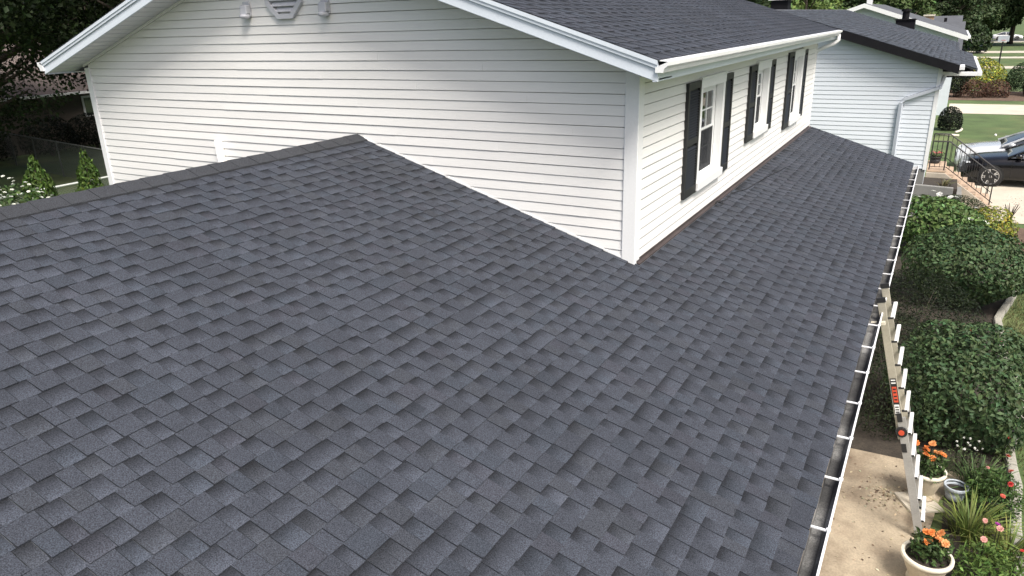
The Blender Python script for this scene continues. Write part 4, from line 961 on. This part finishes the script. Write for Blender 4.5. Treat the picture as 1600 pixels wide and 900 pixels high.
bl = MB(); bl.lathe([(.01, -.06), (.042, -.045), (.06, 0), (.042, .045), (.01, .06)], 14); o = bl.build('white_ball', MAT['white'], None, True); o.location = (4.88, 34.7, .06); tag(o, 'small white ball lying on the lawn', 'ball')
hp = thing('basketball_hoop', 'basketball hoop on a dark pole at the far driveway', 'hoop', (7.15, 90, 0))
MB().tube([(0, 0, 0), (0, 0, 2.9)], .07, 8).build('pole', MAT['iron'], hp); MB().box(-.5, .5, -.42, -.38, 2.35, 2.95).build('backboard', MAT['greypot'], hp); MB().tube([(0, 0, 2.7), (0, -.38, 2.8)], .04, 6).build('arm', MAT['iron'], hp)
rg = MB(); rg.tube([(.23 * math.cos(a * .393), -.65 + .23 * math.sin(a * .393), 2.5) for a in range(17)], .012, 5); rg.build('rim', MAT['orange'], hp)

# ================================================================== trees
TA = tree_parts(1, 11, 4.6, 6.8, 4.6, 9000, .42, (.055, .085, .028), .3, 46, 1.2)
TB = tree_parts(2, 10, 4.4, 6.0, 4.6, 9000, .42, (.085, .13, .035), .28, 44, .9)
TC = tree_parts(3, 12, 5.2, 7.4, 5.6, 11000, .46, (.038, .06, .024), .34, 50, 1.0)
TD = tree_parts(4, 11, 5.0, 7.6, 4.4, 9000, .42, (.055, .08, .03), .38, 46, 3.6)
gname = 'trees along the far end of the street'
far = [(-34, 78, TB, 1.0), (-26, 84, TB, 1.05), (-18, 92, TA, 1.05), (-12, 84, TB, .95), (-8, 100, TC, 1.0), (-3, 96, TA, .9), (1.5, 118, TC, .9), (4.2, 136, TC, .85), (7.6, 141, TC, .85), (-40, 66, TC, 1.0), (-22, 68, TB, .9), (-15, 66, TC, .85), (19, 178, TC, 1.0), (24, 150, TA, 1.0)]
lab = {id(TA): 'broad mid-green tree standing behind the far roofs', id(TB): 'bright light-green tree standing behind the far roofs', id(TC): 'dense dark green tree standing at the far street end'}
for i, (x, y, p_, s_) in enumerate(far): tree('leafy_tree', lab[id(p_)], (x, y, 0), p_, i * 1.3, s_, gname)
tree('street_tree', 'tall tree with a bare dark trunk beside the far white cars', (10.9, 147, 0), TD, .4, 1.0)
tree('street_tree', 'tall tree with a leaning dark trunk at the far lawn edge', (14.6, 140, 0), TD, 2.1, 1.05)
for i in range(15):
    x = -30 + i * 4.4 + rnd.uniform(-1, 1)
    if 9 < x: break
    shrub('understory_bush', 'leafy green bush in the row beneath the far trees', 'bush', (x, 106 + rnd.uniform(-8, 20), 0), 2.6, 2.2, 2.6, 1500, .45, (.045, .075, .025) if i % 2 else (.03, .05, .02), 'bushes under the far trees', zc=1.7)
# shaded back yard on the other side of the house
TL = tree_parts(7, 12, 5.4, 7.6, 5.6, 34000, .17, (.016, .025, .011), .4, 60, 3.2)
TL2 = tree_parts(8, 12, 5.6, 7.4, 6.0, 34000, .17, (.022, .036, .013), .4, 60, 2.6)
TL3 = tree_parts(9, 12, 5.6, 9.6, 4.0, 26000, .2, (.02, .032, .012), .35, 56, 6.2)
for i, (x, y, p_, s_, lb) in enumerate([(-33, 9.2, TL2, 1.0, 'dark spreading tree over the chain-link fence'), (-31.5, 17.5, TL, 1.0, 'dark tree in front of the brown house roof'), (-41, 2, TL2, 1.1, 'big dark tree at the end of the chain-link fence'), (-34, 26, TL, 1.1, 'dark tree half hidden behind the white gable'), (-51, 14, TL, 1.25, 'tall dark tree behind the brown house'), (-52, 27, TL2, 1.25, 'tall dark tree behind the far end of the brown house'), (-44, 36, TL, 1.2, 'dark tree beside the far end of the brown house'), (-26.5, 4.5, TL3, 1.0, 'high-crowned shade tree over the lawn inside the fences'), (-25, 14.5, TL3, 1.0, 'high-crowned shade tree behind the white gable corner'), (-29, -5, TL3, 1.1, 'high-crowned shade tree at the open end of the back lawn')]):
    tree('shade_tree', lb, (x, y, 0), p_, i * 1.7, s_)
for i, (x, y) in enumerate([(-36.3, 8.5), (-36.6, 11.2), (-36.2, 14.0), (-36.6, 16.6), (-36.5, 20)]):
    shrub('foundation_bush', 'dark rounded bush along the brown house wall', 'bush', (x, y, 0), 1.1, 1.3, 1.1, 2200, .13, (.012, .017, .009), 'bushes along the brown house', zc=.8)
def conifer(label, loc, h_, r_, seed):
    t = thing('arborvitae', label, 'conifer', loc, 0, None); rng = np.random.default_rng(seed); n = 5200
    z = h_ * (1 - (1 - rng.random(n)) ** .5) ; rad = r_ * (1 - z / h_) ** .85 * (1 + .16 * np.sin(z * 9 + rng.random(n))) + .02
    a = rng.random(n) * 6.28; q = rad * (1 - .3 * rng.random(n) ** 2)
    p = np.stack([q * np.cos(a), q * np.sin(a), z + .08], 1); d = np.stack([np.cos(a), np.sin(a), .3 + 0 * a], 1)
    make('foliage', leaf_mesh('foliage', p, d, .09 + .06 * rng.random(n), palette(n, (.05, .088, .018), .3, .1, rng), .4, .5, 0, rng, np.stack([.5 * np.cos(a), .5 * np.sin(a), 1 + 0 * a], 1)), MAT['leaf'], t)
    MB().tube([(0, 0, 0), (0, 0, h_ * .9)], [.07, .01], 6).build('trunk', MAT['bark'], t); return t
conifer('cone-shaped green conifer beside the white-flowered bush', (-16.8, 3.1, 0), 2.85, .95, 21)
conifer('cone-shaped green conifer by the house corner at the low fence', (-17, 4.5, 0), 2.8, .72, 22)
hy = shrub('hydrangea_bush', 'leafy bush covered in small white flowers beyond the roof ridge', 'bush', (-13.6, .75, 0), 1.0, 1.0, 1.5, 3000, .11, (.05, .085, .028), zc=1.45, zmin=-.9)
rng = np.random.default_rng(31); p, d = lumpy(230, 1.03, 1.03, 1.53, rng, 14, .16, -.1, .06); p[:, 2] += 1.46
blossoms(hy, [tuple(v) for v in p], .036, [(.72, .74, .66)] * len(p), 'white_flower', 5, rng)
def fence(label, a, b, h_, mesh=True, rail=.024, fm='galv', s=.075):
    a = np.array(a, float); b = np.array(b, float); t = thing('chain_link_fence', label, 'fence', tuple(a)); ln = np.linalg.norm(b - a); u = (b - a) / ln; rng = np.random.default_rng(3)
    MB().tube([(0, 0, h_), tuple(u * ln + (0, 0, h_))], rail, 6).build('top_rail', MAT[fm], t)
    k = max(1, round(ln / 2.6))
    pm = MB().tube([(0, 0, 0), (0, 0, h_ + .04)], .03, 7).mesh('post'); pm.materials.append(MAT['fencedark'])
    for i in range(k + 1): o = make('post', pm, None, t); o.location = tuple(u * ln * i / k)
    if mesh:
        w = MB(); i = -h_
        while i < ln:
            for sg in (1, -1):
                x0, x1 = (i, i + h_) if sg > 0 else (i + h_, i); z0, z1 = 0.03, h_
                lo_, hi_ = max(0, min(x0, x1)), min(ln, max(x0, x1))
                if hi_ - lo_ > .02:
                    f = lambda x: z0 + (z1 - z0) * (x - x0) / (x1 - x0)
                    p0 = u * lo_ + (0, 0, f(lo_)); p1 = u * hi_ + (0, 0, f(hi_)); q = np.array((0, 0, .006))
                    w.add([tuple(p0 - q), tuple(p0 + q), tuple(p1 + q), tuple(p1 - q)], [(0, 1, 2, 3)])
            i += s
        tag(w.build('wire_mesh', MAT['fencemesh'], t), kind='stuff')
    return t
fence('tall chain-link fence with grey mesh before the brown house', (-40, 12.3, 0), (-22, 9.6, 0), 1.5, True, .024, 'fencemesh', .06)
fence('low fence with a pale top rail behind the cone-shaped conifers', (-21.95, 2.5, 0), (-21.9, 9.4, 0), 1.1, True, .04, 'galvpale', .1)
